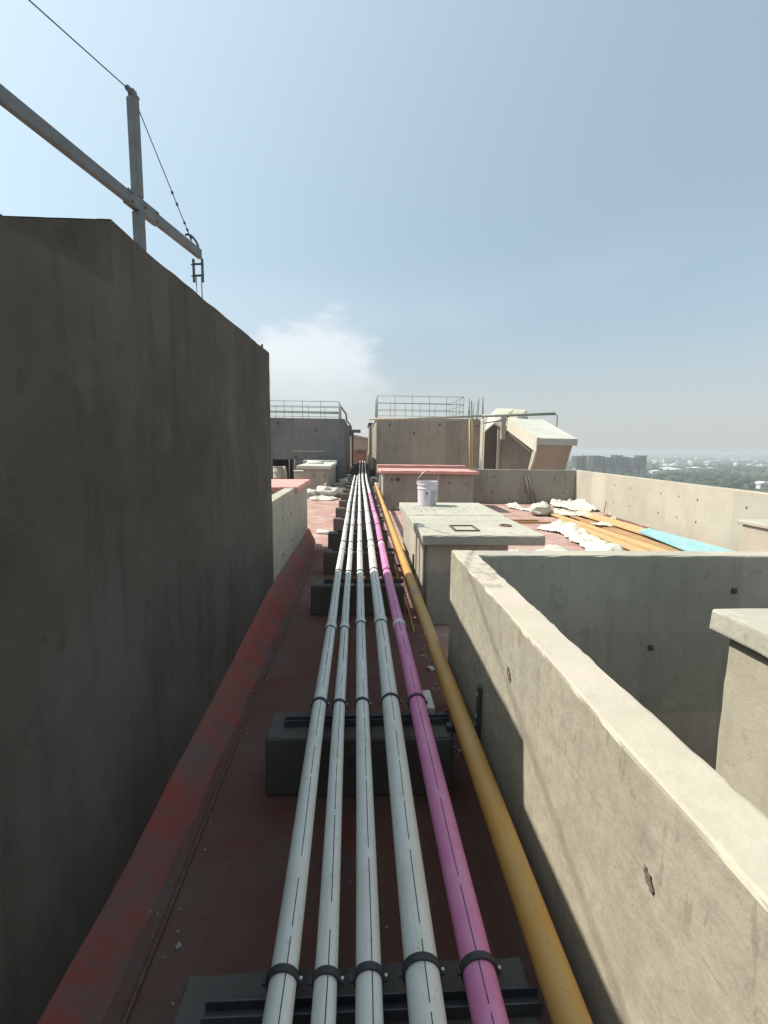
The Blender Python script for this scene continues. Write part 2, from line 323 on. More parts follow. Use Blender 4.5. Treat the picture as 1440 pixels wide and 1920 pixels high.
# ------------------------------------------------------------ mesh helpers
def SC(g, k): g.v = [tuple(Vector((0, 0, 1.96))+(Vector(v)-Vector((0, 0, 1.96)))*k) for v in g.v]
WL = {}
class MB:
    def __init__(s): s.v = []; s.f = []; s.m = []; s.sm = []
    def add(s, vs, fs, mi=0, smooth=False):
        o = len(s.v); s.v += [tuple(v) for v in vs]
        for f in fs: s.f.append(tuple(i+o for i in f)); s.m.append(mi); s.sm.append(smooth)
        return s
    def box(s, x0, x1, y0, y1, z0, z1, mi=0, b=0.0, T=None):
        if b <= 0:
            vs = [(x, y, z) for z in (z0, z1) for y in (y0, y1) for x in (x0, x1)]
            fs = [(0, 2, 3, 1), (4, 5, 7, 6), (0, 1, 5, 4), (2, 6, 7, 3), (0, 4, 6, 2), (1, 3, 7, 5)]
        else:
            vs = []; idx = {}
            X = (x0, x1); Y = (y0, y1); Z = (z0, z1)
            for i in (0, 1):
                for j in (0, 1):
                    for k in (0, 1):
                        sx, sy, sz = (b if i == 0 else -b), (b if j == 0 else -b), (b if k == 0 else -b)
                        idx[i, j, k, 0] = len(vs); vs.append((X[i], Y[j]+sy, Z[k]+sz))
                        idx[i, j, k, 1] = len(vs); vs.append((X[i]+sx, Y[j], Z[k]+sz))
                        idx[i, j, k, 2] = len(vs); vs.append((X[i]+sx, Y[j]+sy, Z[k]))
            fs = []
            for i in (0, 1):
                q = [idx[i, 0, 0, 0], idx[i, 1, 0, 0], idx[i, 1, 1, 0], idx[i, 0, 1, 0]]; fs.append(q if i else q[::-1])
                q = [idx[0, i, 0, 1], idx[1, i, 0, 1], idx[1, i, 1, 1], idx[0, i, 1, 1]]; fs.append(q[::-1] if i else q)
                q = [idx[0, 0, i, 2], idx[1, 0, i, 2], idx[1, 1, i, 2], idx[0, 1, i, 2]]; fs.append(q if i else q[::-1])
            for a in (0, 1):
                for c in (0, 1):
                    q = [idx[0, a, c, 1], idx[1, a, c, 1], idx[1, a, c, 2], idx[0, a, c, 2]]; fs.append(q)
                    q = [idx[a, 0, c, 0], idx[a, 1, c, 0], idx[a, 1, c, 2], idx[a, 0, c, 2]]; fs.append(q)
                    q = [idx[a, c, 0, 0], idx[a, c, 1, 0], idx[a, c, 1, 1], idx[a, c, 0, 1]]; fs.append(q)
                    for k in (0, 1): fs.append([idx[a, c, k, 0], idx[a, c, k, 1], idx[a, c, k, 2]])
        if T: vs = [T(Vector(v)) for v in vs]
        return s.add(vs, fs, mi)
    def rough(s, x0, x1, y0, y1, z0, z1, cell=.08, amp=.004, chip=.012, mi=0, T=None, seed=0, cz=None, nb=False, ex=((), (), ())):
        def ticks(a, b, c):
            n = max(1, int(round((b-a)/c))); e = min(.012, (b-a)*.2)
            r = [a, a+e]+[a+(b-a)*i/n for i in range(1, n)]+[b-e, b]
            return sorted(set(r))
        X, Y, Z = [sorted(set(q+list(e))) for q, e in zip((ticks(x0, x1, cell), ticks(y0, y1, cell), ticks(z0, z1, cz or cell)), ex)]
        nx, ny, nz = len(X)-1, len(Y)-1, len(Z)-1
        idx = {}; vs = []
        so = Vector((seed*3.7, seed*1.3, seed*2.1))
        def V(i, j, k):
            if (i, j, k) in idx: return idx[i, j, k]
            p = Vector((X[i], Y[j], Z[k]))
            ed = (i in (0, nx)) + (j in (0, ny)) + (k in (0, nz))
            d = noise.noise_vector(p*3+so)*amp + noise.noise_vector(p*14+so)*amp*.5
            q = p+d
            if ed >= 2 and not (nb and k <= 1):
                cc = chip*(.35+max(0, noise.noise(p*5+so)*1.8)+max(0, noise.noise(p*17+so)*1.4))
                dirv = Vector((0, 0, 0))
                if i == 0: dirv.x = 1
                if i == nx: dirv.x = -1
                if j == 0: dirv.y = 1
                if j == ny: dirv.y = -1
                if k == 0: dirv.z = 1
                if k == nz: dirv.z = -1
                q = q+dirv*cc*.6
            idx[i, j, k] = len(vs); vs.append(T(q) if T else q); return idx[i, j, k]
        fs = []
        for i in range(nx):
            for j in range(ny):
                fs.append((V(i, j, 0), V(i, j+1, 0), V(i+1, j+1, 0), V(i+1, j, 0))); fs.append((V(i, j, nz), V(i+1, j, nz), V(i+1, j+1, nz), V(i, j+1, nz)))
        for i in range(nx):
            for k in range(nz):
                fs.append((V(i, 0, k), V(i+1, 0, k), V(i+1, 0, k+1), V(i, 0, k+1))); fs.append((V(i, ny, k), V(i, ny, k+1), V(i+1, ny, k+1), V(i+1, ny, k)))
        for j in range(ny):
            for k in range(nz):
                fs.append((V(0, j, k), V(0, j, k+1), V(0, j+1, k+1), V(0, j+1, k))); fs.append((V(nx, j, k), V(nx, j+1, k), V(nx, j+1, k+1), V(nx, j, k+1)))
        return s.add(vs, fs, mi, False)
    def tube(s, pts, r, n=12, mi=0, caps=True, smooth=True, rad=None):
        pts = [Vector(p) for p in pts]; vs = []; fs = []
        up = Vector((0, 0, 1))
        for i, p in enumerate(pts):
            d = (pts[min(i+1, len(pts)-1)]-pts[max(i-1, 0)]).normalized()
            a = d.cross(up)
            if a.length < 1e-3: a = d.cross(Vector((1, 0, 0)))
            a.normalize(); b = a.cross(d)
            rr = rad[i] if rad else r
            for k in range(n):
                t = 2*math.pi*k/n
                vs.append(p+(a*math.cos(t)+b*math.sin(t))*rr)
        for i in range(len(pts)-1):
            for k in range(n):
                fs.append((i*n+k, (i+1)*n+k, (i+1)*n+(k+1) % n, i*n+(k+1) % n))
        s.add(vs, fs, mi, smooth)
        if caps:
            s.add(vs[:n], [tuple(range(n))], mi); s.add(vs[-n:], [tuple(range(n-1, -1, -1))], mi)
        return s
    def ring(s, c, axis, r0, r1, h, n=20, mi=0, a0=0, a1=2*math.pi):
        c = Vector(c); d = Vector(axis).normalized(); up = Vector((0, 0, 1))
        a = d.cross(up); a = a.normalized() if a.length > 1e-3 else Vector((1, 0, 0)); b = a.cross(d)
        full = abs(a1-a0-2*math.pi) < 1e-6; m = n if full else n+1; vs = []
        for k in range(m):
            t = a0+(a1-a0)*k/n; e = a*math.cos(t)+b*math.sin(t)
            vs += [c+e*r0-d*h/2, c+e*r1-d*h/2, c+e*r1+d*h/2, c+e*r0+d*h/2]
        fs = []
        for k in range(n):
            p, q = 4*k, 4*((k+1) % m)
            for u in range(4): fs.append((p+u, p+(u+1) % 4, q+(u+1) % 4, q+u))
        return s.add(vs, fs, mi, False)
    def prism(s, poly, a, b, axis='y', mi=0):
        n = len(poly)
        f = {'y': lambda p, t: (p[0], t, p[1]), 'x': lambda p, t: (t, p[0], p[1]), 'z': lambda p, t: (p[0], p[1], t)}[axis]
        vs = [f(p, a) for p in poly]+[f(p, b) for p in poly]
        fs = [tuple(range(n)), tuple(range(2*n-1, n-1, -1))]+[(i, n+i, n+(i+1) % n, (i+1) % n) for i in range(n)]
        return s.add(vs, fs, mi)
    def disc(s, c, r, axis, th=.004, n=10, mi=1, seed=0):
        # small irregular plug, slightly proud of a wall
        rnd = random.Random(seed+int(c[0]*97+c[2]*31)); c = Vector(c); d = Vector(axis).normalized()
        a = d.cross(Vector((0, 0, 1))); a = a.normalized() if a.length > 1e-3 else Vector((1, 0, 0)); b = a.cross(d)
        vs = []
        rs = [r*rnd.uniform(.7, 1.2) for _ in range(n)]
        for off in (-.01, th):
            for k in range(n):
                t = 2*math.pi*k/n; vs.append(c+(a*math.cos(t)+b*math.sin(t))*rs[k]+d*off)
        fs = [tuple(range(n, 2*n)), tuple(range(n-1, -1, -1))]+[(k, (k+1) % n, n+(k+1) % n, n+k) for k in range(n)]
        return s.add(vs, fs, mi)
    def build(s, name, mats, parent=None, bev=0):
        if not isinstance(mats, (list, tuple)): mats = [mats]
        off = WL.get(parent.name, Vector((0, 0, 0))) if parent else Vector((0, 0, 0))
        me = bpy.data.meshes.new(name); me.from_pydata([Vector(v)-off for v in s.v], [], s.f)
        for m in mats: me.materials.append(m)
        me.polygons.foreach_set('material_index', s.m); me.polygons.foreach_set('use_smooth', s.sm)
        me.validate(); me.update()
        import bmesh
        bm = bmesh.new(); bm.from_mesh(me); bmesh.ops.remove_doubles(bm, verts=bm.verts, dist=1e-5); bmesh.ops.recalc_face_normals(bm, faces=bm.faces); bm.to_mesh(me); bm.free()
        o = bpy.data.objects.new(name, me); col.objects.link(o)
        if parent: o.parent = parent; WL[o.name] = off.copy()
        else: WL[o.name] = Vector((0, 0, 0))
        return o
def tag(o, label=None, cat=None, group=None, kind=None):
    if label: o['label'] = label
    if cat: o['category'] = cat
    if group: o['group'] = group
    if kind: o['kind'] = kind
    return o
def thing(name, label, cat, loc, group=None):
    o = bpy.data.objects.new(name, None); col.objects.link(o); o.location = loc; o.empty_display_size = .1
    WL[o.name] = Vector(loc); return tag(o, label, cat, group)
def copy_thing(root, loc, label, group=None):
    r = root.copy(); col.objects.link(r); r.location = loc; r['label'] = label
    if group: r['group'] = group
    WL[r.name] = Vector(loc)
    for ch in list(root.children):
        c = ch.copy(); col.objects.link(c); c.parent = r
        for g in list(ch.children):
            d = g.copy(); col.objects.link(d); d.parent = c
    return r

# ------------------------------------------------------------ setting
g = MB()
for a in ((-16, .76, -7, 72), (.76, 10.5, 3.42, 72), (6.9, 10.5, -7, 3.42), (.76, 6.9, -7, -1.4)): g.box(*a, -33, 0)
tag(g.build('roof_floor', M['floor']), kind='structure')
g = MB(); g.box(.76, 6.9, -1.4, 3.42, -3.4, -3.2); tag(g.build('courtyard_floor', M['block']), kind='structure')
# distant plain
g = MB(); n = 96; rs = [0, 300, 900, 2000, 3500, 6000]
vs = [(0, 0, -33)]; fs = []
for r in rs[1:]:
    for k in range(n): vs.append((r*math.cos(2*math.pi*k/n), r*math.sin(2*math.pi*k/n), -33))
for k in range(n): fs.append((0, 1+k, 1+(k+1) % n))
for i in range(len(rs)-2):
    for k in range(n): fs.append((1+i*n+k, 1+(i+1)*n+k, 1+(i+1)*n+(k+1) % n, 1+i*n+(k+1) % n))
g.add(vs, fs); tag(g.build('plain', M['plain']), kind='structure')
# far hills
g = MB(); vs = []; fs = []; K = 160
for i in range(K+1):
    a = R(-30+110*i/K); 
    for j, (rad, hf) in enumerate(((4300, 0), (4800, .75), (5300, 1), (5800, 0))):
        h = (10+22*abs(noise.noise(Vector((a*7, j*.3, 0))))+8*noise.noise(Vector((a*23, j, 3))))*hf
        vs.append((rad*math.sin(a), rad*math.cos(a), -33.5+h))
for i in range(K):
    for j in range(3): fs.append((i*4+j, (i+1)*4+j, (i+1)*4+j+1, i*4+j+1))
g.add(vs, fs, 0, True); tag(g.build('hills', M['hill']), kind='structure')
# far road
g = MB(); p = []
for i in range(41):
    x = 250+1500*i/40; y = 985+ .16*(x-600)+12*math.sin(x/230); p += [(x, y-5, -32.9), (x, y+5, -32.9)]
g.add(p, [(2*i, 2*i+2, 2*i+3, 2*i+1) for i in range(40)]); tag(g.build('road', M['road']), kind='structure')

# ------------------------------------------------------------ left tower (dark wall)
t = thing('stair_tower', 'tall dark weathered concrete tower wall filling the left side beside the pipes', 'building', (-3.5, 1.5, 0))
def TT(p):
    q = Vector(p)
    if p.z > 2.61:
        if q.y < 2.25:
            q.y = 2.2
            if q.x > -1.1: q.x = -1.05
        q.z = 2.6+(p.z-2.6)*(.29+.14*max(0, min(1, (q.y-2.2)/3.56)))/.43
    return q
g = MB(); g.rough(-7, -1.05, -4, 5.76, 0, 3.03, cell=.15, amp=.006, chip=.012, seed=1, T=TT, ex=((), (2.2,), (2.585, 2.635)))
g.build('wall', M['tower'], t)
g = MB(); g.box(-1.15, -1.07, 2.26, 2.46, 2.88, 2.925, b=.012); g.build('mortar_lump', M['tower'], t)
g = MB(); g.tube([(-1.055, 5.36, 2.94), (-1.055, 5.36, 3.04)], .012, 6); g.build('anchor_stub', M['steel'], t)
g = MB(); vs = []
# coving along the foot of the wall, rising away from the camera
for i in range(221):
    y = -4+ (9.75+4)*i/220; w = 0.012*noise.noise(Vector((y*2, 1, 0)))
    zt = .07+ .26*max(0, min(1, (y-2.0)/3.6)); zt += .015*noise.noise(Vector((y*1.7, 5, 2)))
    xf = -.87+w - .03*(y > 5.7)
    rn = [.010*noise.noise(Vector((y*6, q_*3, 4)))+.012*noise.noise(Vector((y*2.3, q_, 8))) for q_ in range(6)]; vs += [(-1.06, y, zt+rn[0]), (-1.03, y, zt*.97+rn[1]), (-.98+rn[2], y, zt*.60+rn[2]), (-.93+rn[3], y, zt*.25+.006+abs(rn[3])), (xf+rn[4]*2, y, .004)]
fs = [(5*i+k, 5*(i+1)+k, 5*(i+1)+k+1, 5*i+k+1) for i in range(220) for k in range(4)]
g.add(vs, fs, 0, True); tag(g.build('red_coving', M['coving']), 'red painted coving strip running along the foot of the dark left wall', 'coving')

# rod lying on floor along coving
g = MB(); g.tube([(-.80+.012*math.sin(y*1.3)-.0, y, .02) for y in [-1+ .35*i for i in range(30)]], .0085, 8)
tag(g.build('rusty_rod', M['rod']), 'thin rusty rod lying on the red floor beside the left wall coving', 'rod')

# ------------------------------------------------------------ low wall behind the tower, with pink cap
t = thing('parapet_wall', 'low pale concrete parapet beyond the dark left tower, ending in a pink cap', 'parapet', (-1.6, 7.5, 0))
g = MB(); g.rough(-1.215, -1.05, 5.77, 7.80, 0, 1.31, cell=.1, amp=.004, chip=.012, mi=0, seed=4)
for c in ((-1.05, 6.5, 1.0), (-1.05, 7.3, .95), (-1.05, 7.3, .55), (-1.05, 6.5, .5)): g.disc(c, .02, (1, 0, 0))
g.build('wall', [M['conc'], M['hole']], t)
g = MB(); g.rough(-3.6, -1.05, 7.80, 9.55, 0, 1.24, cell=.25, amp=.004, chip=.01, seed=5)
g.disc((-1.05, 8.4, .9), .02, (1, 0, 0)); g.disc((-1.05, 8.9, .6), .02, (1, 0, 0)); g.build('box', [M['conc'], M['hole']], t)
g = MB(); g.rough(-3.7, -.99, 7.72, 9.62, 1.243, 1.33, cell=.12, amp=.006, chip=.02, seed=6); g.build('pink_cap', M['pinkcap'], t)

# ------------------------------------------------------------ right near parapet (courtyard walls)
t = thing('courtyard_parapet', 'thick sunlit concrete parapet right of the yellow pipe, turning right at its far end', 'parapet', (.76, 1.6, 0))
g = MB(); g.rough(.68, .845, -1.5, 3.49, -.01, 1.215, cell=.035, amp=.003, chip=.0085, seed=7, cz=.05)
o = g.build('long_wall', M['npar'], t)
g = MB(); g.rough(.847, 7.0, 3.325, 3.488, -3.2, 1.212, cell=.09, amp=.003, chip=.010, seed=8)
for c, r in (((2.774, 3.323, .946), .026), ((2.177, 3.323, .507), .024), ((1.25, 3.323, .55), .02), ((3.4, 3.323, .5), .03)): g.disc(c, r, (0, -1, 0), th=.003)
g.build('cross_wall', [M['conc'], M['hole']], t)
rnd = random.Random(3); M['honey'] = plain('honeycomb', (.20, .165, .12), .95, .4, 60, spec=.05, bump=1.0, bscale=90)
for cx, cz, ry, rz in ((.965, .973, .016, .040), (2.03, .955, .02, .05)):
    g = MB(); vs = []
    for k in range(18):
        a = 2*math.pi*k/18; rr = rnd.uniform(.6, 1.25); vs.append((.6755, cx+math.cos(a)*ry*rr+math.sin(a)*.012, cz+math.sin(a)*rz*rr*.6))
    g.add(vs, [tuple(range(18))]); g.build('honeycomb_patch', M['honey'], t)

# box with slab lid inside the courtyard
t = thing('lidded_shaft', 'cream concrete shaft with overhanging slab lid at the right edge, inside the courtyard', 'shaft', (2.6, 1.4, 0))
g = MB(); g.rough(1.985, 3.3, .2, 2.38, -3.2, .985, cell=.14, amp=.006, chip=.016, seed=9); g.build('shaft', M['par'], t)
g = MB(); g.rough(1.925, 3.4, .1, 2.455, 1.0, 1.112, cell=.10, amp=.004, chip=.010, seed=10); g.build('lid', M['slab'], t)
g = MB(); g.box(1.99, 3.28, .22, 2.37, .984, 1.001); g.build('joint', M['beige'], t)

# ------------------------------------------------------------ slab box in the middle
t = thing('slab_covered_duct', 'long low concrete duct box with wide flat slab top, carrying the bucket', 'duct', (1.3, 6.6, 0))
g = MB(); g.rough(.74, 1.64, 5.13, 8.05, 0, .925, cell=.16, amp=.004, chip=.012, seed=11)
g.build('box', M['conc'], t)
g = MB(); g.rough(.67, 2.02, 5.045, 6.60, .93, 1.04, cell=.09, amp=.004, chip=.014, seed=12); g.build('slab', M['slab'], t)
g = MB(); g.rough(.67, 2.06, 6.615, 8.20, .93, 1.043, cell=.09, amp=.004, chip=.014, seed=13); g.build('slab', M['slab'], t)
g = MB()
for y0, y1, z0, z1 in ((5.25, 5.62, .12, .90), (5.72, 5.95, .25, .92), (6.1, 6.9, .05, .90)):
    g.box(.722, .7405, y0, y1, z0, z1, b=.003)
g.build('plaster_panel', M['pale'], t)
g = MB(); x0, x1, y0, y1 = 1.07, 1.36, 5.30, 5.68
for a in ((x0, x1, y0, y0+.025), (x0, x1, y1-.025, y1), (x0, x0+.025, y0+.026, y1-.026), (x1-.025, x1, y0+.026, y1-.026)): g.box(a[0], a[1], a[2], a[3], 1.036, 1.056)
g.build('hatch_frame', M['block'], t)
g = MB(); g.ring((1.77, 5.70, 1.045), (0, 0, 1), .055, .075, .02, 16)
tag(g.build('wire_ring', M['rod']), 'small dark ring lying flat on the right side of the duct slab', 'ring')
# rubble crumbs on the slab
g = MB(); rnd = random.Random(5)
def crumb(g, x, y, z, s, rnd, mi=0):
    vs = []; 
    for a in ((1, 0, 0), (-1, 0, 0), (0, 1, 0), (0, -1, 0), (0, 0, 1), (0, 0, -.2)):
        vs.append((x+a[0]*s*rnd.uniform(.6, 1.2), y+a[1]*s*rnd.uniform(.6, 1.2), z+a[2]*s*rnd.uniform(.4, .8)))
    g.add(vs, [(0, 2, 4), (2, 1, 4), (1, 3, 4), (3, 0, 4), (2, 0, 5), (1, 2, 5), (3, 1, 5), (0, 3, 5)], mi)
for _ in range(170): crumb(g, rnd.gauss(1.25, .3), rnd.gauss(7.25, .25), 1.045, rnd.uniform(.004, .018), rnd)
tag(g.build('mortar_crumbs', M['rubble']), kind='stuff', label='loose mortar crumbs scattered round the bucket', cat='rubble')

# bucket
bx, by, bz = 1.09, 7.75, 1.045
t = thing('bucket', 'dirty white paint bucket with raised wire handle standing on the duct slab', 'bucket', (bx, by, bz))
g = MB(); prof = [(0, 0), (.142, 0), (.147, .008), (.158, .27), (.166, .275), (.166, .285), (.160, .29), (.161, .335), (.170, .34), (.170, .352), (.162, .356), (.166, .385), (.172, .388), (.172, .398), (.160, .398), (.152, .10), (0, .09)]
n = 40; vs = []; fs = []
for r, z in prof:
    for k in range(n): vs.append((bx+r*math.cos(2*math.pi*k/n), by+r*math.sin(2*math.pi*k/n), bz+z))
for i in range(len(prof)-1):
    for k in range(n): fs.append((i*n+k, i*n+(k+1) % n, (i+1)*n+(k+1) % n, (i+1)*n+k))
g.add(vs, fs, 0, False); g.build('pail', M['bucket'], t)
g = MB(); g.tube([(bx-.172+.344*i/20, by-.01, bz+.375+.19*math.sin(math.pi*i/20)**.75 if 0 < i < 20 else bz+.375) for i in range(21)], .005, 6); g.build('handle', M['bolt'], t)
for s in (-1, 1): g = MB(); g.tube([(bx+s*.160, by, bz+.36), (bx+s*.182, by, bz+.36)], .018, 10); g.build('handle_lug', M['bucket'], t)
# printed label marks
g = MB()
def lab(a0, a1, z0, z1, mi=0):
    def rad(z): return .147+(.158-.147)*(z/.27)+.0012
    m_ = 4; vs = []
    for i in range(m_+1):
        a = R(a0+(a1-a0)*i/m_)
        for z in (z0, z1): vs.append((bx+rad(z)*math.cos(a), by+rad(z)*math.sin(a), bz+z))
    g.add(vs, [(2*i, 2*i+2, 2*i+3, 2*i+1) for i in range(m_)], mi)
lab(-108, -100, .20, .222); lab(-98, -91, .196, .22); 
for z, a0, a1 in ((.178, -118, -92), (.165, -114, -96), (.152, -117, -90), (.125, -112, -98), (.112, -110, -100)): lab(a0, a1, z, z+.004, 1)
g.build('printed_marks', [M['mark'], plain('faint_print', (.38, .35, .38), .6)], t)
g = MB(); rnd = random.Random(8)   # dried paint drips
for a in (-72, -64, -57, -47, -38): 
    r0 = .1645; zb = rnd.uniform(.01, .16); vs = []
    for i in range(7):
        z = zb+(.26-zb)*i/6; rr = .147+(.158-.147)*(z/.27)+.0018; w = rnd.uniform(1.0, 2.2)
        for s in (-1, 1): vs.append((bx+rr*math.cos(R(a+s*w)), by+rr*math.sin(R(a+s*w)), bz+z))
    g.add(vs, [(2*i, 2*i+2, 2*i+3, 2*i+1) for i in range(6)])
g.build('paint_drip', plain('grey_drips', (.22, .19, .20), .7), t)

# ------------------------------------------------------------ pink-capped box behind, back parapet and right parapet
t = thing('pink_capped_shaft', 'long low concrete box with red-pink slab lid behind the bucket', 'shaft', (2.0, 15.8, 0))
g = MB(); g.rough(.72, 3.62, 15.16, 16.9, 0, 1.17, cell=.3, amp=.005, chip=.014, seed=14)
g.disc((1.0, 15.155, .975), .045, (0, -1, 0)); g.disc((1.19, 15.155, .985), .075, (0, -1, 0), n=16)
g.disc((2.83, 15.155, .889), .03, (0, -1, 0)); g.disc((3.38, 15.155, .86), .03, (0, -1, 0))
g.build('box', [M['conc_d'], M['hole']], t)
g = MB(); g.rough(.62, 3.75, 15.0, 17.0, 1.175, 1.27, cell=.2, amp=.008, chip=.02, seed=15); g.build('pink_lid', M['pinkcap'], t)
g = MB(); g.rough(.66, 4.15, 18.7, 19.3, 1.0, 1.32, cell=.3, amp=.006, chip=.015, seed=16); g.build('rear_lid', M['pinkcap'], t)
g = MB(); g.rough(.75, 4.0, 18.75, 19.25, 0, .995, cell=.4, amp=.006, chip=.015, seed=16); g.build('rear_box', M['conc_d'], t)
g = MB(); g.box(2.42, 2.5, 15.10, 15.158, .1, 1.17, b=.01); g.build('pilaster', M['conc'], t)

t = thing('back_parapet', 'grey shaded concrete parapet with tie holes closing the red roof terrace at the back', 'parapet', (5.8, 17.4, 0))
g = MB(); g.rough(3.70, 7.93, 17.32, 17.5, 0, 1.25, cell=.2, amp=.004, chip=.012, seed=17)
for x, z in ((4.86, .98), (4.85, .455), (6.03, .975), (6.10, .446), (7.12, .946), (7.475, .42)): g.disc((x, 17.317, z), .035, (0, -1, 0))
g.build('wall', [M['conc_d'], M['hole']], t)
for i, (xa, xb) in enumerate(((6.03, 6.26), (6.11, 6.42))):
    g = MB(); g.tube([(xa, 17.27, 1.0), (xb, 17.1-.05*i, .02)], .035, 8)
    tag(g.build('leaning_pole', M['block']), ('left' if i == 0 else 'right')+' one of two grey poles leaning on the shaded back parapet', 'pole', 'poles leaning on the back parapet')

t = thing('terrace_parapet', 'long cream sunlit parapet with rows of tie holes along the right side of the terrace', 'parapet', (7.5, 10, 0))
A = Vector((7.95, 17.5, 0)); Bv = Vector((6.9, 4.2, 0)); dirv = (Bv-A).normalized(); nrm = Vector((dirv.y, -dirv.x, 0))
if nrm.x > 0: nrm = -nrm
def TK(p): return A+dirv*p.x+nrm*(-p.y)+Vector((0, 0, p.z))
g = MB(); g.rough(0, (Bv-A).length, 0, .18, 0, 1.25, cell=.14, amp=.004, chip=.012, T=TK, seed=18)
ln = []
for x, y, z in ((7.692, 14.112, .942), (7.611, 13.107, .944), (7.486, 11.558, .938), (7.425, 10.8, .934), (7.368, 10.094, .934), (7.247, 8.603, .942), (7.911, 16.813, .448), (7.694, 14.132, .422), (7.612, 13.115, .43), (7.489, 11.601, .45), (7.425, 10.807, .442), (7.366, 10.072, .442)):
    s = (Vector((x, y, 0))-A).dot(dirv); g.disc(TK(Vector((s, -.001, z))), .024, nrm)
g.build('wall', [M['pale'], M['hole']], t)
g = MB(); g.tube([TK(Vector((2.9, -.02, .42))), TK(Vector((3.0, -.1, .05)))], .012, 6)
tag(g.build('leaning_stick', M['rod']), 'short thin dark stick leaning on the cream terrace parapet near the sheets', 'stick')
g = MB()
for k in range(2): g.tube([TK(Vector((3.2+.02*j+ .35*j, -.12-.1*k+.03*math.sin(j*2+k), .02))) for j in range(22)], .012, 6)
tag(g.build('cable_pair', M['rod']), 'two thin cables lying on the red floor along the terrace parapet', 'cable')

t = thing('water_sump_box', 'pale concrete box at the right edge beyond the courtyard cross wall', 'box', (5.9, 5, 0))
g = MB(); g.rough(5.2, 6.7, 3.7, 6.22, 0, 1.0, cell=.25, amp=.004, chip=.012, seed=19); g.build('box', M['pale'], t)
g = MB(); g.rough(5.16, 6.75, 3.66, 6.27, 1.003, 1.06, cell=.25, amp=.004, chip=.012, seed=20); g.build('lid', M['slab'], t)

# ------------------------------------------------------------ buildings beyond
def railing(name, x0, x1, y0, y1, z0, h, nx, label, th=.016):
    t = thing(name, label, 'railing', ((x0+x1)/2, (y0+y1)/2, z0))
    for nm, (a, b) in (('front', ((x0, y0), (x1, y0))), ('back', ((x0, y1), (x1, y1))), ('side', ((x0, y0), (x0, y1))), ('side2', ((x1, y0), (x1, y1)))):
        n_ = nx if a[1] == b[1] else 4
        g = MB()
        for fr in (1.0, .66, .33): g.tube([(a[0], a[1], z0+h*fr), (b[0], b[1], z0+h*fr)], th, 6)
        g.build('rail', M['rail'], t)
        for i in range(n_+1 if a[1] == b[1] else n_-1):
            f = i/n_ if a[1] == b[1] else (i+1)/n_
            g = MB(); x = a[0]+(b[0]-a[0])*f; y = a[1]+(b[1]-a[1])*f; g.tube([(x, y, z0-.02), (x, y, z0+h)], th, 6); g.build('post', M['rail'], t)
    return t
# centre building
t = thing('lift_room', 'brown-grey concrete roof block right of the alley with railing on top', 'building', (4.3, 33, 0))
g = MB(); g.rough(.98, 7.45, 30.0, 42, 0, 3.72, cell=.6, amp=.01, chip=.03, seed=21)
for x, z in ((1.5, 3.4), (4.6, 3.45), (6.9, 3.4), (3.0, 2.9)): g.disc((x+.3, 29.99, z), .07, (0, -1, 0))
g.build('wall', [M['brown'], M['hole']], t)
g = MB(); g.rough(.93, 7.5, 30.35, 42.1, 3.725, 3.86, cell=.6, amp=.01, chip=.03, seed=22); g.build('roof_slab', M['conc'], t)
railing('roof_railing', 1.05, 6.45, 30.5, 35.2, 3.85, 1.35, 5, 'grey steel railing on top of the brown block right of the alley')
# left building
t = thing('machine_room', 'dark blue-grey shaded concrete roof block left of the alley', 'building', (-4, 32, 0))
g = MB(); g.rough(-9, -.92, 28, 29.9, 1.25, 3.60, cell=.6, amp=.01, chip=.02, seed=23); 
for x, z in ((-4.7, 3.3), (-2.55, 2.93), (-3.7, 1.4)): g.disc((x, 27.99, z), .10, (0, -1, 0))
g.build('wall', [M['left'], M['hole']], t)
g = MB(); g.rough(-9, -5.05, 28, 29.9, 0, 1.247, cell=.6, amp=.01, chip=.02, seed=24); g.rough(-3.9, -.92, 28, 29.9, 0, 1.247, cell=.6, amp=.01, chip=.02, seed=25); g.build('lower_wall', M['left'], t)
g = MB(); g.box(-9, -.92, 29.92, 40, 0, 3.58); g.build('rear_wall', M['left'], t)
g = MB(); g.box(-3.9, -2.1, 27.95, 27.998, 1.72, 1.76); g.build('pale_ledge', M['pale'], t)
railing('roof_railing', -7.5, -1.25, 28.2, 31.5, 3.59, .98, 6, 'grey steel railing on top of the dark block left of the alley', .015)
g = MB(); 
for z in (4.05, 4.12): g.tube([(-8, 29.5, z), (-1.3, 29.7, z-.05)], .03, 6)
tag(g.build('pipe_pair', M['galv']), 'pair of grey pipes running behind the railing of the dark left block', 'pipe')
g = MB(); g.tube([(-1.15, 28.1, 4.3), (-.85, 28.3, 3.9), (-.8, 28.3, 3.5), (-.62, 28.4, 3.3), (-.60, 28.4, 2.9)], .05, 6)
tag(g.build('bent_drain_pipe', M['rail']), 'bent dark pipe dropping off the right corner of the dark left block', 'pipe')

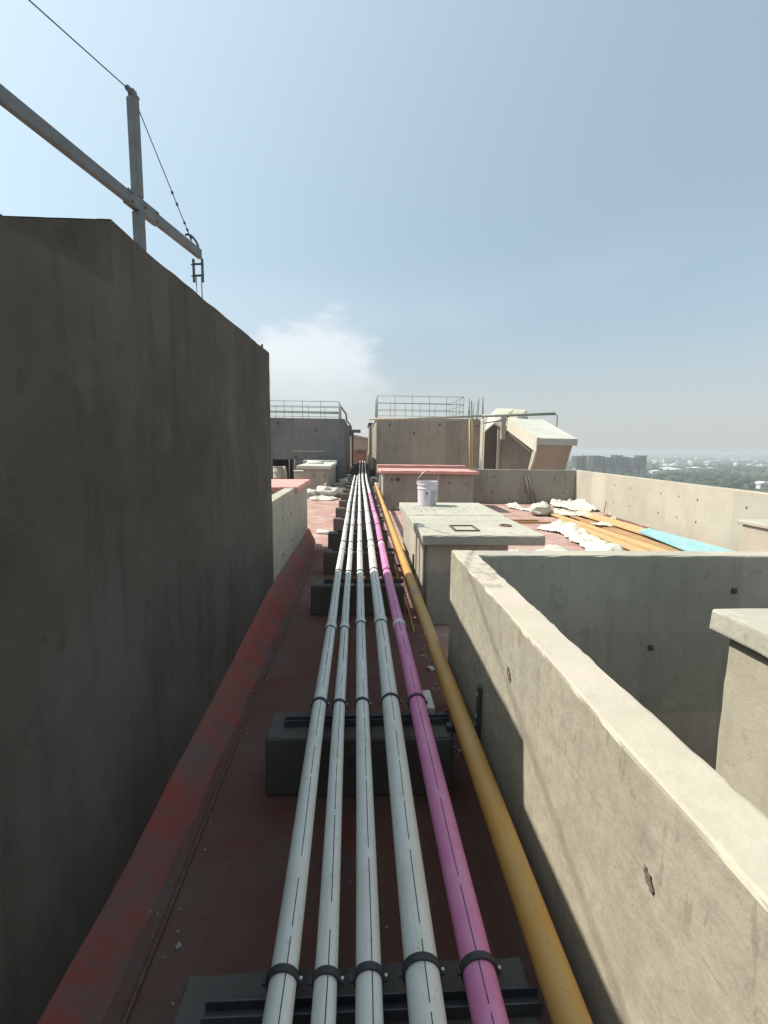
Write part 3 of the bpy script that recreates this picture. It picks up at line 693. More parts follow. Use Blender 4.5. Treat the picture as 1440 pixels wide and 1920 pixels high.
# stair head room with sloping roof
t = thing('stair_head_room', 'beige stair head room with white sloping roof slab at the right of the brown block', 'building', (8, 22, 0))
def hexa(g, P, mi=0):   # P: 8 points, bottom 4 then top 4 (ccw)
    g.add(P, [(3, 2, 1, 0), (4, 5, 6, 7), (0, 1, 5, 4), (1, 2, 6, 5), (2, 3, 7, 6), (3, 0, 4, 7)], mi)
g = MB(); hexa(g, [(7.40, 20, 2.19), (9.12, 20, 2.17), (8.72, 23, 3.16), (7.04, 23, 3.2), (7.40, 20, 2.46), (9.12, 20, 2.455), (8.72, 23, 3.43), (7.04, 23, 3.47)]); g.build('sloping_roof', M['white_roof'], t)
g = MB(); hexa(g, [(7.36, 19.985, 1.88), (7.50, 20.3, 1.88), (7.16, 23.0, 2.9), (7.0, 23, 2.9), (7.37, 19.985, 2.485), (7.52, 20.0, 2.485), (7.16, 23, 3.49), (7.01, 23, 3.50)]); g.build('fascia', M['fascia'], t)
g = MB(); hexa(g, [(7.46, 21.5, 0), (9.03, 21.5, 0), (9.03, 21.7, 0), (7.46, 21.7, 0), (7.42, 20.04, 2.185), (8.93, 20.04, 2.165), (8.93, 20.4, 2.3), (7.42, 20.4, 2.3)]); g.build('front_wall', M['beige'], t)
g = MB(); g.prism([(6.19, 0), (8.7, 0), (8.7, 1.98), (7.1, 3.05), (6.63, 3.21), (6.19, 2.83)], 24.0, 24.2); g.build('gable_wall', M['brown'], t)
g = MB(); g.prism([(6.19, 0), (6.78, 0), (6.78, 3.1), (6.63, 3.2), (6.19, 2.82)], 23.97, 23.995); g.build('gable_shade', plain('gable_shade_dark', (.10, .085, .075), .9), t)  # thin dark panel standing in for the shade on the gable's left part
g = MB(); fr = [(6.19, 23.96, 2.82), (6.63, 23.96, 3.20), (7.1, 23.96, 2.93), (8.5, 23.96, 1.86)]; bk = [(7.12, 27, 3.72), (7.6, 27, 4.16), (8.6, 27, 4.16), (9.3, 27, 4.1)]
vs = fr+bk+[(x, y, z+.09) for x, y, z in fr+bk]
fs = [(k, k+1, 5+k, 4+k) for k in range(3)]+[(8+k, 12+k, 13+k, 9+k) for k in range(3)]+[(k, 8+k, 9+k, k+1) for k in range(3)]+[(4+k, 5+k, 13+k, 12+k) for k in range(3)]+[(0, 4, 12, 8), (3, 11, 15, 7)]
g.add(vs, fs); g.build('rear_roof', M['fascia'], t)
g = MB(); g.box(6.80, 6.93, 23.80, 23.93, 0, 2.95); g.build('side_post', M['pale'], t)
g = MB(); g.tube([(7.5, 21.4, 0), (7.42, 20.9, .9), (7.36, 20.2, 1.5), (7.35, 20.0, 1.95)], .055, 6); g.build('curved_edge', M['fascia'], t)
# long horizontal pipe with its stands
t = thing('overhead_pipe', 'long grey-green pipe carried high across the brown block and white sloping roof', 'pipe', (4.8, 23.4, 3.5))
g = MB(); g.tube([(.5, 29.3, 3.68), (3.2, 29.3, 3.76), (7.4, 29.3, 3.98)], .065, 8); SC(g, .8); g.build('left_length', M['pale'], t)
g = MB(); g.tube([(7.35, 29.3, 3.98), (9.0, 29.3, 4.05), (11.85, 29.3, 4.19)], .085, 8); SC(g, .8); g.build('right_length', M['galv'], t)
g = MB(); g.tube([(11.85, 29.3, 4.19), (12.0, 29.3, 4.05), (12.0, 29.3, 3.2)], .03, 6); SC(g, .8); g.build('drop_pipe', M['galv'], t)
g = MB(); g.box(8.55, 8.80, 29.2, 29.4, 2.6, 4.0); SC(g, .8); g.build('stand', M['pale'], t)
g = MB(); g.tube([(8.95, 29.3, 2.9), (8.95, 29.3, 4.0)], .05, 6); SC(g, .8); g.build('stand', M['steel'], t)
g = MB(); g.tube([(7.5, 29.3, 3.55), (9.0, 29.3, 3.8), (10.2, 29.3, 3.9)], .04, 6); SC(g, .8); g.build('brace', M['steel'], t)
g = MB(); g.tube([(3.6, 29.3, 3.78), (4.1, 29.3, 3.4)], .03, 6); SC(g, .8); g.build('brace', M['pale'], t)
# yellow poles on the block
for i, (xa, xb, zt, w, lab_) in enumerate(((6.50, 6.70, 5.0, .04, 'leftmost yellow pole leaning on the brown block'), (6.66, 6.84, 4.85, .04, 'second yellow pole from the left leaning on the brown block'), (7.32, 7.50, 5.1, .05, 'rightmost yellow pole leaning on the corner of the brown block'))):
    g = MB(); f = (3.8)/zt; xm = xb+(xa-xb)*f
    g.tube([(xb, 29.1, 0), (xm, 29.16, 3.8)], w, 8, 0); g.tube([(xm, 29.16, 3.8), (xa, 29.2, zt)], w*.8, 8, 1)
    tag(g.build('yellow_pole', [M['bamboo'], M['rail']]), lab_, 'pole', 'yellow poles leaning on the brown block')
for i, (x, zt, lab_) in enumerate(((6.68, 4.7, 'shortest thin dark rod standing above the brown block roof next to the railing'), (7.0, 4.85, 'thin dark rod alone between the two clusters above the brown block roof'), (7.22, 5.0, 'thin dark rod just left of the tall pole above the brown block corner'), (7.30, 5.1, 'tallest thin dark rod touching the tall pole above the brown block corner'))):
    g = MB(); g.tube([(x, 30.2, 3.7), (x+.05, 30.2, zt)], .022, 6); tag(g.build('thin_rod', M['rail']), lab_, 'rod', 'thin rods above the brown block')

# left white duct boxes
def duct(x0, x1, y0, y1, z, label, mat, nm='duct_box'):
    t = thing(nm, label, 'duct', ((x0+x1)/2, (y0+y1)/2, 0))
    g = MB(); g.rough(x0, x1, y0, y1, 0, z-.14, cell=.4, amp=.006, chip=.012, seed=int(y0)); 
    g.disc((x0+.45, y0-.003, z*.62), .035, (0, -1, 0)); g.disc((x0+.9, y0-.003, z*.62), .035, (0, -1, 0)); g.build('box', [mat, M['hole']], t)
    g = MB(); g.rough(x0-.28, x1+.08, y0-.12, y1+.1, z-.138, z, cell=.3, amp=.006, chip=.014, seed=int(y0)+1); g.build('lid', M['white_roof'], t); return t
duct(-2.42, -1.36, 20.6, 26.3, 1.19, 'grey duct box with pale lid, left of the pipes, carrying a white pipe piece', M['conc_d'])
duct(-2.9, -1.42, 27.0, 27.9, 1.25, 'grey duct box with pale lid just behind the one carrying the white pipe piece', M['conc_d'])
g = MB(); g.tube([(-2.5, 23.2, 1.26), (-1.75, 22.6, 1.26)], .075, 12)
tag(g.build('white_pipe_piece', M['wpipe']), 'short white pipe piece lying on the pale lid of the left duct box', 'pipe')
g = MB(); g.tube([(-.98, 10.9, .05), (-.58, 10.75, .05)], .045, 14)
tag(g.build('white_pipe_piece', M['wpipe']), 'short white pipe piece lying on the sunlit red floor beside the supports', 'pipe')

# alley end
t = thing('alley_end_building', 'small tan building closing the far end of the pipe alley', 'building', (0, 56, 0))
g = MB(); g.prism([(-1.1, 0), (.95, 0), (.95, 2.92), (-1.1, 3.36)], 55, 60); g.build('wall', M['tan'], t)
g = MB(); g.prism([(-1.2, 3.37), (1.0, 2.93), (1.0, 3.1), (-1.2, 3.54)], 54.8, 60.2); g.build('roof', M['white_roof'], t)
g = MB(); g.box(-.75, .6, 54.93, 54.995, .3, 1.75); g.build('rust_panel', M['rust'], t)
g = MB(); g.box(-.35, .15, 54.90, 54.928, 1.45, 1.62); g.build('vent', M['hole'], t)
t = thing('left_alley_block', 'grey concrete block behind the dark block on the left side of the alley', 'building', (-2.6, 46, 0))
g = MB(); g.rough(-5, -1.02, 41, 50, 0, 3.45, cell=.9, amp=.01, chip=.02, seed=30); g.build('wall', M['conc_d'], t)
g = MB(); g.box(-1.9, -.75, 40.7, 41.6, 3.0, 3.8); g.box(-1.1, .0, 44.5, 45.2, 3.35, 3.62); g.build('canopy', M['block'], t)
g = MB(); g.tube([(-.72, 44.8, 0), (-.72, 44.8, 3.4)], .09, 6); g.build('canopy_post', M['block'], t)
t = thing('right_alley_block', 'dark grey block on the right side of the alley behind the brown block', 'building', (1.4, 48, 0))
g = MB(); g.rough(.82, 5, 46, 53, 1.5, 4.15, cell=.9, amp=.01, chip=.02, seed=31); g.build('wall', M['conc_d'], t)
g = MB(); g.rough(.78, 5, 46.2, 53, 0, 1.497, cell=.9, amp=.01, chip=.02, seed=32); g.build('lower_wall', M['pale'], t)
g = MB(); g.box(.72, 5.1, 45.8, 53.2, 4.153, 4.33); g.build('roof_slab', M['block'], t)

# ------------------------------------------------------------ supports
YS = [-.35, 1.17, 2.63, 5.62, 7.42, 9.08, 10.93, 12.87, 14.70, 16.9]
while YS[-1] < 50: YS.append(YS[-1]+1.85)
def kx(knots, y):
    if y <= knots[0][0]: return knots[0][1]
    for (a, u), (b, v) in zip(knots, knots[1:]):
        if y <= b:
            f = (y-a)/(b-a); f = f*f*(3-2*f)*.3+f*.7; return u+(v-u)*f
    return knots[-1][1]
P = [  # knots, radius, material, end y
 ([(-2, -.198), (1.15, -.208), (2.65, -.227), (5.7, -.255), (9.3, -.272), (13, -.296), (22, -.308), (34, -.27)], .039, 'wpipe', 26),
 ([(-2, -.075), (1.15, -.086), (2.65, -.115), (5.7, -.135), (9.3, -.15), (13, -.165), (22, -.162), (34, -.13)], .033, 'wpipe', 26),
 ([(-2, .046), (1.15, .033), (2.65, .019), (5.7, .003), (9.3, -.008), (13, -.015), (22, -.047), (33, -.064), (55, -.052)], .037, 'wpipe', 55),
 ([(-2, .178), (1.15, .182), (2.65, .186), (5.7, .172), (9.3, .165), (13, .155), (22, .108), (33, .12), (55, .255)], .049, 'wpipe', 55),
 ([(-2, .350), (1.15, .347), (2.65, .339), (5.7, .326), (9.3, .34), (13, .318), (22, .292), (33, .341), (55, .50)], .047, 'ppipe', 55)]
YK = ([(-2, .552), (1.0, .557), (2.64, .563), (5.68, .574), (20, .64)], .05)
ZP = .44      # support line under the pipes
t0 = None
ordinal = ['behind the camera', 'nearest', 'second nearest', 'third nearest', 'fourth nearest', 'fifth nearest', 'sixth nearest', 'seventh nearest', 'eighth nearest', 'ninth nearest', 'tenth nearest', 'eleventh nearest', 'twelfth nearest', 'thirteenth nearest', 'fourteenth nearest', 'fifteenth nearest', 'sixteenth nearest']+[w+' nearest' for w in 'seventeenth eighteenth nineteenth twentieth twenty-first twenty-second twenty-third twenty-fourth twenty-fifth twenty-sixth twenty-seventh twenty-eighth twenty-ninth thirtieth'.split()]
for si, y in enumerate(YS[1:], 1):
    lb = 'concrete support block under the pipe bundle, %s one along the row' % ordinal[si]
    t = thing('pipe_support', lb, 'pipe support', (0, y, 0), 'concrete supports under the pipes')
    rj = random.Random(si*13); jx = rj.uniform(-.018, .018); xl = -.50-.011*min(y, 16)+jx; hh = .355; sk = rj.uniform(-.04, .04)
    def TJ(p, y=y, sk=sk): return Vector((p.x, p.y+sk*p.x, p.z))
    g = MB(); g.rough(xl, .53+jx*.5, y-.14, y+.14, 0, hh, cell=.05 if y < 8 else .2, amp=.004, chip=.016, seed=40+si, T=TJ); g.build('block', M['block'], t)
    g = MB(); g.box(-.43, .53, y-.022, y+.022, hh+.002, hh+.012); g.box(-.43, .53, y-.022, y-.018, hh+.012, hh+.042); g.box(-.43, .53, y+.018, y+.022, hh+.012, hh+.042)
    g.build('strut_channel', M['steel'], t)
    if y > 34: continue
    for pi, (kn, r, m_, ye) in enumerate(P):
        if y > ye: continue
        x = kx(kn, y); zc = ZP+r
        g = MB(); g.ring((x, y, zc), (0, 1, 0), r+.0005, r+.0075, .020 if y < 4 else .018, 28)
        for s in (-1, 1): g.box(x+s*(r+.008)-.008, x+s*(r+.008)+.008, y-.009, y+.009, zc-.004, zc+.004)
        g.box(x-.006, x+.006, y-.006, y+.006, hh+.035, zc-r-.004)
        cl = g.build('clamp', M['rubber'], t)
        if y < 8:
            g = MB(); g.tube([(x+r+.012, y, zc-.022), (x+r+.012, y, zc+.010)], .0026, 6); g.tube([(x+r+.012, y, zc+.004), (x+r+.012, y, zc+.009)], .0048, 6); g.build('bolt', M['bolt'], cl)

# ------------------------------------------------------------ pipes
cplY = {0: (3.84, 6.92, 9.75, 12.7, 15.6, 18.6, 21.5), 1: (3.86, 6.95, 9.8, 12.7, 15.7, 18.6, 21.5), 2: (3.95, 6.75, 9.72, 12.8, 15.8, 18.8, 21.8, 24.9), 3: (3.94, 7.05, 9.9, 12.9, 15.9, 18.9, 21.9, 24.9), 4: (3.86, 7.25, 10.1, 13.1, 16.2, 19.2, 22.2)}
plab = ['white plastic pipe, leftmost of the bundle', 'thinnest white plastic pipe, second from the left of the bundle', 'white plastic pipe in the middle of the bundle', 'thickest white plastic pipe, directly left of the pink pipe', 'pink plastic pipe between the thickest white pipe and the yellow pipe']
for pi, (kn, r, m_, ye) in enumerate(P):
    t = thing('pink_pipe' if m_ == 'ppipe' else 'white_pipe', plab[pi], 'pipe', (kx(kn, 2), 2, ZP), 'pipes on the concrete supports')
    def cx(y): return kx(kn, y)+.0018*math.sin(y*1.9+pi*2)
    def cz(y): return ZP+r-.003*abs(math.sin(math.pi*y/3.0+pi))*(y > 3)
    y0, y1 = -2.0, (15.6 if m_ == 'ppipe' else ye)
    ys = [y0+.25*i for i in range(int((y1-y0)/.25)+1)]
    g = MB(); g.tube([(cx(y), y, cz(y)) for y in ys], r, 28 if r > .035 else 24)
    # printed dash line along the crown
    rnd = random.Random(20+pi); y = .2; offx = {0: .010, 1: .006, 2: .008, 3: .004, 4: -.004}[pi]
    while y < min(y1, 13):
        l_ = rnd.uniform(.16, .42); ye_ = min(y+l_, y1)
        if .95 < y < 1.10: l_ = .35
        w = .0014 if y < 3 else .0022
        n_ = max(2, int(l_/.06)); vs = []
        for i in range(n_+1):
            yy = y+(ye_-y)*i/n_; ox = offx+.0012*math.sin(yy*5+pi)
            zz = cz(yy)+math.sqrt(r*r-ox*ox)+.0009
            vs += [(cx(yy)+ox-w, yy, zz), (cx(yy)+ox+w, yy, zz)]
        g.add(vs, [(2*i, 2*i+1, 2*i+3, 2*i+2) for i in range(n_)], 1)
        y = ye_+rnd.choice((.02, .03, .045, .09))
    g.build('barrel', [M[m_], M['mark']], t)
    if m_ == 'ppipe':
        g = MB(); ys = [15.6+.4*i for i in range(int((ye-15.6)/.4)+1)]; g.tube([(cx(y), y, cz(y)) for y in ys], r, 16); g.build('white_length', M['wpipe'], t)
    for yc in cplY[pi]:
        if yc > ye: continue
        hl = .055 if pi != 3 else .07
        if m_ == 'ppipe': hl = .035
        g = MB(); g.tube([(cx(yc+s*hl), yc+s*hl, cz(yc)) for s in (-1, -.92, .92, 1)], r+.006, 28, rad=[r+.003, r+.0065, r+.0065, r+.003])
        cp = g.build('coupling', M['wpipe'], t)
        if m_ != 'ppipe' and yc < 9:
            g = MB(); g.ring((cx(yc-hl), yc-hl-.004, cz(yc)), (0, 1, 0), r, r+.0072, .007, 28); g.build('seal_ring', M['rubber'], cp)
kn, r = YK
t = thing('yellow_pipe', 'thick yellow painted pipe on the right of the bundle against the parapet', 'pipe', (.56, 2, ZP), 'pipes on the concrete supports')
g = MB(); g.tube([(kx(kn, y), y, ZP+r) for y in [-2+.3*i for i in range(72)]], r, 30); g.build('barrel', M['ypipe'], t)
g = MB(); g.ring((kx(kn, 6.6), 6.6, ZP+r), (0, 1, 0), r-.001, r+.003, .02, 28); g.ring((kx(kn, 12.4), 12.4, ZP+r), (0, 1, 0), r-.001, r+.003, .02, 28); g.build('weld_ring', M['ypipe'], t)
g = MB(); g.ring((kx(kn, 4.72), 4.72, ZP+r), (0, 1, 0), r-.001, r+.006, .05, 28); g.ring((kx(kn, 4.62), 4.62, ZP+r), (0, 1, 0), r-.001, r+.004, .02, 28); g.build('tape_band', M['conc'], t)
g = MB(); g.tube([(kx(kn, 19.4), 19.4, ZP+r), (kx(kn, 19.55), 19.55, ZP+r+.03), (kx(kn, 19.6), 19.6, ZP-.02), (.63, 19.6, .0)], r+.008, 16); g.build('elbow', M['wpipe'], t)
# wall brackets with perforated uprights
def bracket(y, xw, label, z0=.22, z1=.66):
    t = thing('wall_bracket', label, 'bracket', (xw, y, z0), 'black brackets on the parapet')
    g = MB(); g.box(xw-.022, xw-.001, y-.022, y+.022, z0, z1, b=.002); g.build('upright', M['steel'], t)
    g = MB(); g.box(.49, xw-.023, y-.02, y+.02, .398, .438, b=.002); g.build('arm', M['steel'], t)
    g = MB()
    for z in (z1-.05, z1-.18): g.tube([(xw-.03, y, z), (xw-.022, y, z)], .010, 8)
    g.build('bolt', M['bolt'], t)
bracket(2.48, .68, 'black perforated steel bracket fixed to the near parapet beside the yellow pipe')
bracket(6.22, .722, 'black perforated steel bracket fixed to the duct box beside the yellow pipe', .24, .57)
# thin conduits next to the yellow pipe
g = MB(); g.tube([(.665, 6.9+.5*i, .47) for i in range(15)], .011, 8); tag(g.build('thin_conduit', M['bamboo']), 'thin yellow conduit on the right of the yellow pipe in the sun', 'conduit')
g = MB(); g.tube([(.585+.01*math.sin(i), 4.9+.5*i, .015) for i in range(22)], .011, 8); tag(g.build('thin_conduit', M['board']), 'thin orange conduit on the floor on the left of the yellow pipe', 'conduit')

# ------------------------------------------------------------ suspended-platform jib on the left tower
d = Vector((.171, 1, 0)).normalized(); p0 = Vector((-1.40, 3.30, 3.45)); side = Vector((d.y, -d.x, 0))
t = thing('roof_jib', 'grey steel jib with long beam, post and wire stays on the dark left tower', 'jib', (-2.24, 5.28, 3.03))
def TB(p): return p0+d*p.x+side*p.y+Vector((0, 0, p.z))
g = MB(); g.box(-4.0, .78, -.018, .018, -.036, .036, b=.005, T=TB); SC(g, 1.6); g.build('beam', M['gsteel'], t)
g = MB(); g.box(-.12, .20, -.023, .023, -.043, .043, b=.005, T=TB); SC(g, 1.6); g.build('beam_sleeve', M['gsteel'], t)
g = MB(); g.box(-.028, .028, -.028, .028, -.80, -.044, b=.004, T=TB); g.box(-.029, .029, -.026, .026, .0435, .60, b=.004, T=TB); SC(g, 1.6); g.build('post', M['gsteel'], t)
g = MB(); g.box(-.022, .022, -.02, .02, .601, .65, b=.006, T=TB); g.tube([TB(Vector((-.05, 0, .63))), TB(Vector((.05, 0, .63)))], .016, 8); SC(g, 1.6); g.build('post_head', M['gsteel'], t)
for u_, z_ in ((-.09, .025), (-.09, -.025), (.17, .025), (.17, -.025), (.04, .0)):
    g = MB(); g.tube([TB(Vector((u_, .022, z_))), TB(Vector((u_, .031, z_)))], .007, 6); SC(g, 1.6); g.build('bolt', M['rod'], t)
g = MB(); g.box(-.10, .10, -.08, .08, -.82, -.80, T=TB); SC(g, 1.6); g.build('base_plate', M['gsteel'], t)
g = MB(); g.tube([TB(Vector((-.03, 0, .63))), TB(Vector((-3.9, 0, .04)))], .0034, 6); SC(g, 1.6); g.build('rear_stay', M['steel'], t)
g = MB(); g.tube([TB(Vector((.03, 0, .60))), TB(Vector((.66, 0, .05)))], .0035, 6); SC(g, 1.6); g.build('front_stay', M['steel'], t)
for f in (.60, .69, .84, .90, .97):
    a = Vector((.03, 0, .60)); b = Vector((.66, 0, .05)); q = a+(b-a)*f
    g = MB(); g.tube([TB(q-(b-a).normalized()*.010), TB(q+(b-a).normalized()*.010)], .009, 6); SC(g, 1.6); g.build('rope_clip', M['steel'], t)
g = MB(); g.tube([TB(Vector((.66+.0+.10*math.sin(a), .0, .045+.05*math.cos(a)-.01))) for a in [R(-60+25*i) for i in range(8)]], .009, 6); SC(g, 1.6); g.build('hook_loop', M['steel'], t)
g = MB()
for v in (-.036, .036): g.box(.73, .75, v-.006, v+.006, -.22, -.047, T=TB)
for z in (-.085, -.17): g.tube([TB(Vector((.74, -.055, z))), TB(Vector((.74, .045, z)))], .008, 6)
SC(g, 1.6); g.build('hanger_frame', M['steel'], t)
for v in (-.018, .026):
    g = MB(); g.tube([TB(Vector((.74, v, -.17))), TB(Vector((.74, v, -1.6)))], .004, 6); SC(g, 1.6); g.build('hanging_rope', M['steel'], t)
g = MB(); g.box(-3.6, -3.5, -.04, .04, -1.09, -.046, T=TB); SC(g, 1.6); g.build('rear_leg', M['gsteel'], t)

# ------------------------------------------------------------ loose stuff on the terrace
def cloth(name, label, cat, pts, z=.01, hgt=.12, seed=0, mat='cloth', amp=1.0, group=None, sub=.035):
    # crumpled sheet over a polygon outline (real folds, thin but three-dimensional)
    xs = [p[0] for p in pts]; ys = [p[1] for p in pts]
    def inside(x, y):
        c = False; j = len(pts)-1
        for i in range(len(pts)):
            if (pts[i][1] > y) != (pts[j][1] > y) and x < (pts[j][0]-pts[i][0])*(y-pts[i][1])/(pts[j][1]-pts[i][1])+pts[i][0]: c = not c
            j = i
        return c
    def edge(x, y):
        best = 9
        for i in range(len(pts)):
            a = Vector(pts[i]); b = Vector(pts[(i+1) % len(pts)]); q = Vector((x, y)); ab = b-a
            f = max(0, min(1, (q-a).dot(ab)/max(1e-9, ab.length_squared))); best = min(best, (a+ab*f-q).length)
        return best
    nx = int((max(xs)-min(xs))/sub)+2; ny = int((max(ys)-min(ys))/sub)+2; g = MB(); idx = {}; vs = []; fs = []
    for i in range(nx):
        for j in range(ny):
            x = min(xs)+i*sub; y = min(ys)+j*sub
            w = noise.noise(Vector((x*3, y*3, seed)))*.10
            if inside(x+w, y-w):
                e = edge(x+w, y-w); q = Vector((x*2.6, y*1.5, seed*2.3))
                rid = (1-abs(noise.noise(q))*2.2); rid2 = (1-abs(noise.noise(q*2.7+Vector((3, 1, 0))))*2.0)
                ca, sa = math.cos(seed*1.3), math.sin(seed*1.3); wx = .35*noise.noise(Vector((x*1.7, y*1.7, seed+9))); u_ = (x*ca+y*sa)+wx; v_ = (-x*sa+y*ca)+wx
                f1 = max(0, 1-abs(noise.noise(Vector((u_*1.1, v_*4.2, seed))))*4.5); f2 = max(0, 1-abs(noise.noise(Vector((u_*5.5, v_*1.8, seed+3))))*5)
                h = min(1, e/.16)**.5*(hgt*(.10+.62*max(0, .30+noise.noise(Vector((x*1.6, y*1.6, seed)))))+.075*f1+.04*f2)
                idx[i, j] = len(vs); vs.append((x+.03*noise.noise(q*3)*amp, y+.03*noise.noise(q*3+Vector((7, 0, 0)))*amp, z+max(.004, h)))
    for (i, j) in idx:
        if (i+1, j) in idx and (i, j+1) in idx and (i+1, j+1) in idx: fs.append((idx[i, j], idx[i+1, j], idx[i+1, j+1], idx[i, j+1]))
    nb_ = {}
    for f in fs:
        for a_, b_ in zip(f, f[1:]+f[:1]): nb_.setdefault(a_, set()).add(b_); nb_.setdefault(b_, set()).add(a_)
    edgev = {v for v in nb_ if len(nb_[v]) < 4}
    for it in range(3):
        nv = list(vs)
        for v in nb_:
            ns = [n_ for n_ in nb_[v] if v not in edgev or n_ in edgev]
            if not ns: continue
            k = .6 if v in edgev else .18
            nv[v] = tuple(vs[v][q_]*(1-k)+k*sum(vs[n_][q_] for n_ in ns)/len(ns) for q_ in range(3))
        vs = nv
    g.add(vs, fs, 0, True); return tag(g.build(name, M[mat]), label, cat, group)
cloth('crumpled_sheet', 'crumpled white plastic sheet heaped in the corner against the back parapet', 'sheet', [(7.0, 15.2), (7.75, 15.0), (8.0-.2, 17.1), (6.9, 17.1), (6.6, 16.2)], hgt=.45, seed=1, group='white sheets on the terrace')
cloth('crumpled_sheet', 'white sheet twisted like a rope lying left towards the back parapet', 'sheet', [(4.95, 15.9), (5.2, 16.9), (5.5, 16.7), (5.55, 15.6), (6.2, 14.6), (6.0, 14.3), (5.3, 15.2)], hgt=.16, seed=2, group='white sheets on the terrace')
cloth('crumpled_sheet', 'white sheet lying across the far ends of the orange boards', 'sheet', [(5.7, 14.6), (6.9, 14.2), (6.7, 13.2), (5.9, 13.7)], z=.07, hgt=.15, seed=3, group='white sheets on the terrace')
cloth('crumpled_sheet', 'largest white sheet trailing from the slab towards the courtyard cross wall', 'sheet', [(4.35, 11.7), (5.4, 12.7), (5.75, 12.2), (5.35, 11.2), (5.3, 9.9), (5.15, 8.8), (4.35, 8.5), (4.45, 9.6), (4.7, 10.8)], hgt=.17, seed=4, group='white sheets on the terrace')
cloth('crumpled_sheet', 'small white sheet crumpled just behind the courtyard cross wall', 'sheet', [(2.6, 8.2), (3.3, 8.0), (4.1, 9.0), (3.7, 9.25), (3.2, 8.8), (2.7, 8.9)], hgt=.14, seed=5, group='white sheets on the terrace')
def sack(x, y, sx, sy, sz, rot, label, seed, name='sack', mat='sack', z=0, group=None, cat='sack'):
    g = MB(); n1, n2 = 34, 20; vs = []; fs = []
    for j in range(n2+1):
        v = -math.pi/2+math.pi*j/n2
        for i in range(n1):
            u = 2*math.pi*i/n1; p = Vector((abs(math.cos(u))**.7*math.copysign(1, math.cos(u))*math.cos(v)**.8 if math.cos(v) > 0 else 0, abs(math.sin(u))**.7*math.copysign(1, math.sin(u))*(max(0, math.cos(v)))**.8, math.sin(v)))
            k = 1+.42*noise.noise(p*1.7+Vector((seed, 0, 0)))+.16*max(0, 1-abs(noise.noise(p*2.6+Vector((seed, 4, 0))))*5)-.10*max(0, 1-abs(noise.noise(p*4.5+Vector((4, seed, 0))))*6)
            q = Vector((p.x*sx*k, p.y*sy*k, max(-.92, p.z*k)*sz)); q.rotate(Matrix.Rotation(rot, 3, 'Z')); vs.append((x+q.x, y+q.y, z+sz*.9+q.z))
    for j in range(n2):
        for i in range(n1): fs.append((j*n1+i, j*n1+(i+1) % n1, (j+1)*n1+(i+1) % n1, (j+1)*n1+i))
    g.add(vs, fs, 0, True); return tag(g.build(name, M[mat]), label, cat, group)
sack(5.45, 14.2, .30, .25, .20, .3, 'stuffed white sack standing at the left ends of the boards', 11, mat='cloth')
# boards
def board(pts, z0, th, mat, label, group='boards on the terrace'):
    g = MB(); g.prism([(p[0], p[1]) for p in pts], z0, z0+th, 'z'); return tag(g.build('board', M[mat]), label, 'board', group)
board([(6.42, 14.1), (7.0, 14.75), (6.93, 10.95), (7.05, 9.2), (6.35, 9.0), (6.45, 11.4)], .085, .03, 'board', 'wide bright orange board, rightmost of the stack beside the blue board')
board([(5.45, 12.95), (5.60, 13.05), (5.52, 8.6), (5.25, 8.6)], .045, .035, 'board', 'narrow orange board lying nearest to the large white sheet')
board([(5.68, 14.4), (5.85, 14.45), (5.92, 8.55), (5.62, 8.55)], .050, .04, 'board', 'narrow orange board with brown edge, second from the large white sheet')
board([(5.70, 12.6), (6.5, 13.2), (6.6, 8.4), (5.6, 8.4)], .012, .03, 'boardb', 'wide brown board lying underneath the orange boards')
board([(6.12, 13.6), (6.3, 13.7), (6.25, 8.6), (6.0, 8.6)], .048, .028, 'boardb', 'narrow brown board in the gap between the orange boards')
board([(6.42, 10.65), (6.92, 11.05), (6.98, 8.2), (6.05, 8.2)], .118, .03, 'blue', 'bright blue board lying on the near end of the wide orange board')
cloth('paper_scrap', 'cream paper scrap lying in the gap between the orange boards', 'paper', [(5.95, 12.1), (6.45, 11.8), (6.4, 11.5), (5.95, 11.6)], z=.09, hgt=.06, seed=9)
for i, (x, y, a, l_, lb) in enumerate(((4.35, 13.0, 0.25, 1.2, 'thin dark batten lying on the red floor left of the boards, rear of two'), (4.5, 12.6, 0.2, 1.3, 'thin dark batten lying on the red floor left of the boards, front of two'))):
    g = MB(); g.box(x-l_/2, x+l_/2, y-.03, y+.03, 0.005, .05); tag(g.build('batten', M['boardb']), lb, 'batten', 'battens on the terrace')
for i, (x, y, s, lb) in enumerate(((7.15, 14.6, .11, 'white mortar lump on the floor by the terrace parapet, nearest the sheets'), (7.22, 13.2, .10, 'white mortar lump on the floor by the terrace parapet beside the orange board'))):
    sack(x, y, s, s*.8, s*.6, i, lb, 20+i, 'mortar_lump', 'cloth', cat='rubble', group='mortar lumps by the parapet')
# dusty crumbs along the parapet foot and terrace
g = MB(); rnd = random.Random(12)
for _ in range(260):
    y = rnd.uniform(7, 17); crumb(g, 7.1+(y-7.4)*.08-abs(rnd.gauss(0, .25)), y, .01, rnd.uniform(.006, .03), rnd)
for _ in range(260): crumb(g, rnd.uniform(2.2, 6), rnd.uniform(9, 17), .008, rnd.uniform(.005, .022), rnd)
for _ in range(160): crumb(g, rnd.uniform(-2.2, -.6), rnd.uniform(10, 20), .008, rnd.uniform(.004, .016), rnd)
for _ in range(240): crumb(g, rnd.choice((-.88+abs(rnd.gauss(0, .12)), rnd.uniform(-.8, .6))), rnd.uniform(.6, 9.5), .006, rnd.uniform(.002, .010)*(1+.6*(rnd.random() < .1)), rnd)
for _ in range(70): crumb(g, .64+rnd.gauss(0, .03), rnd.uniform(2.6, 7), .01, rnd.uniform(.005, .018), rnd)
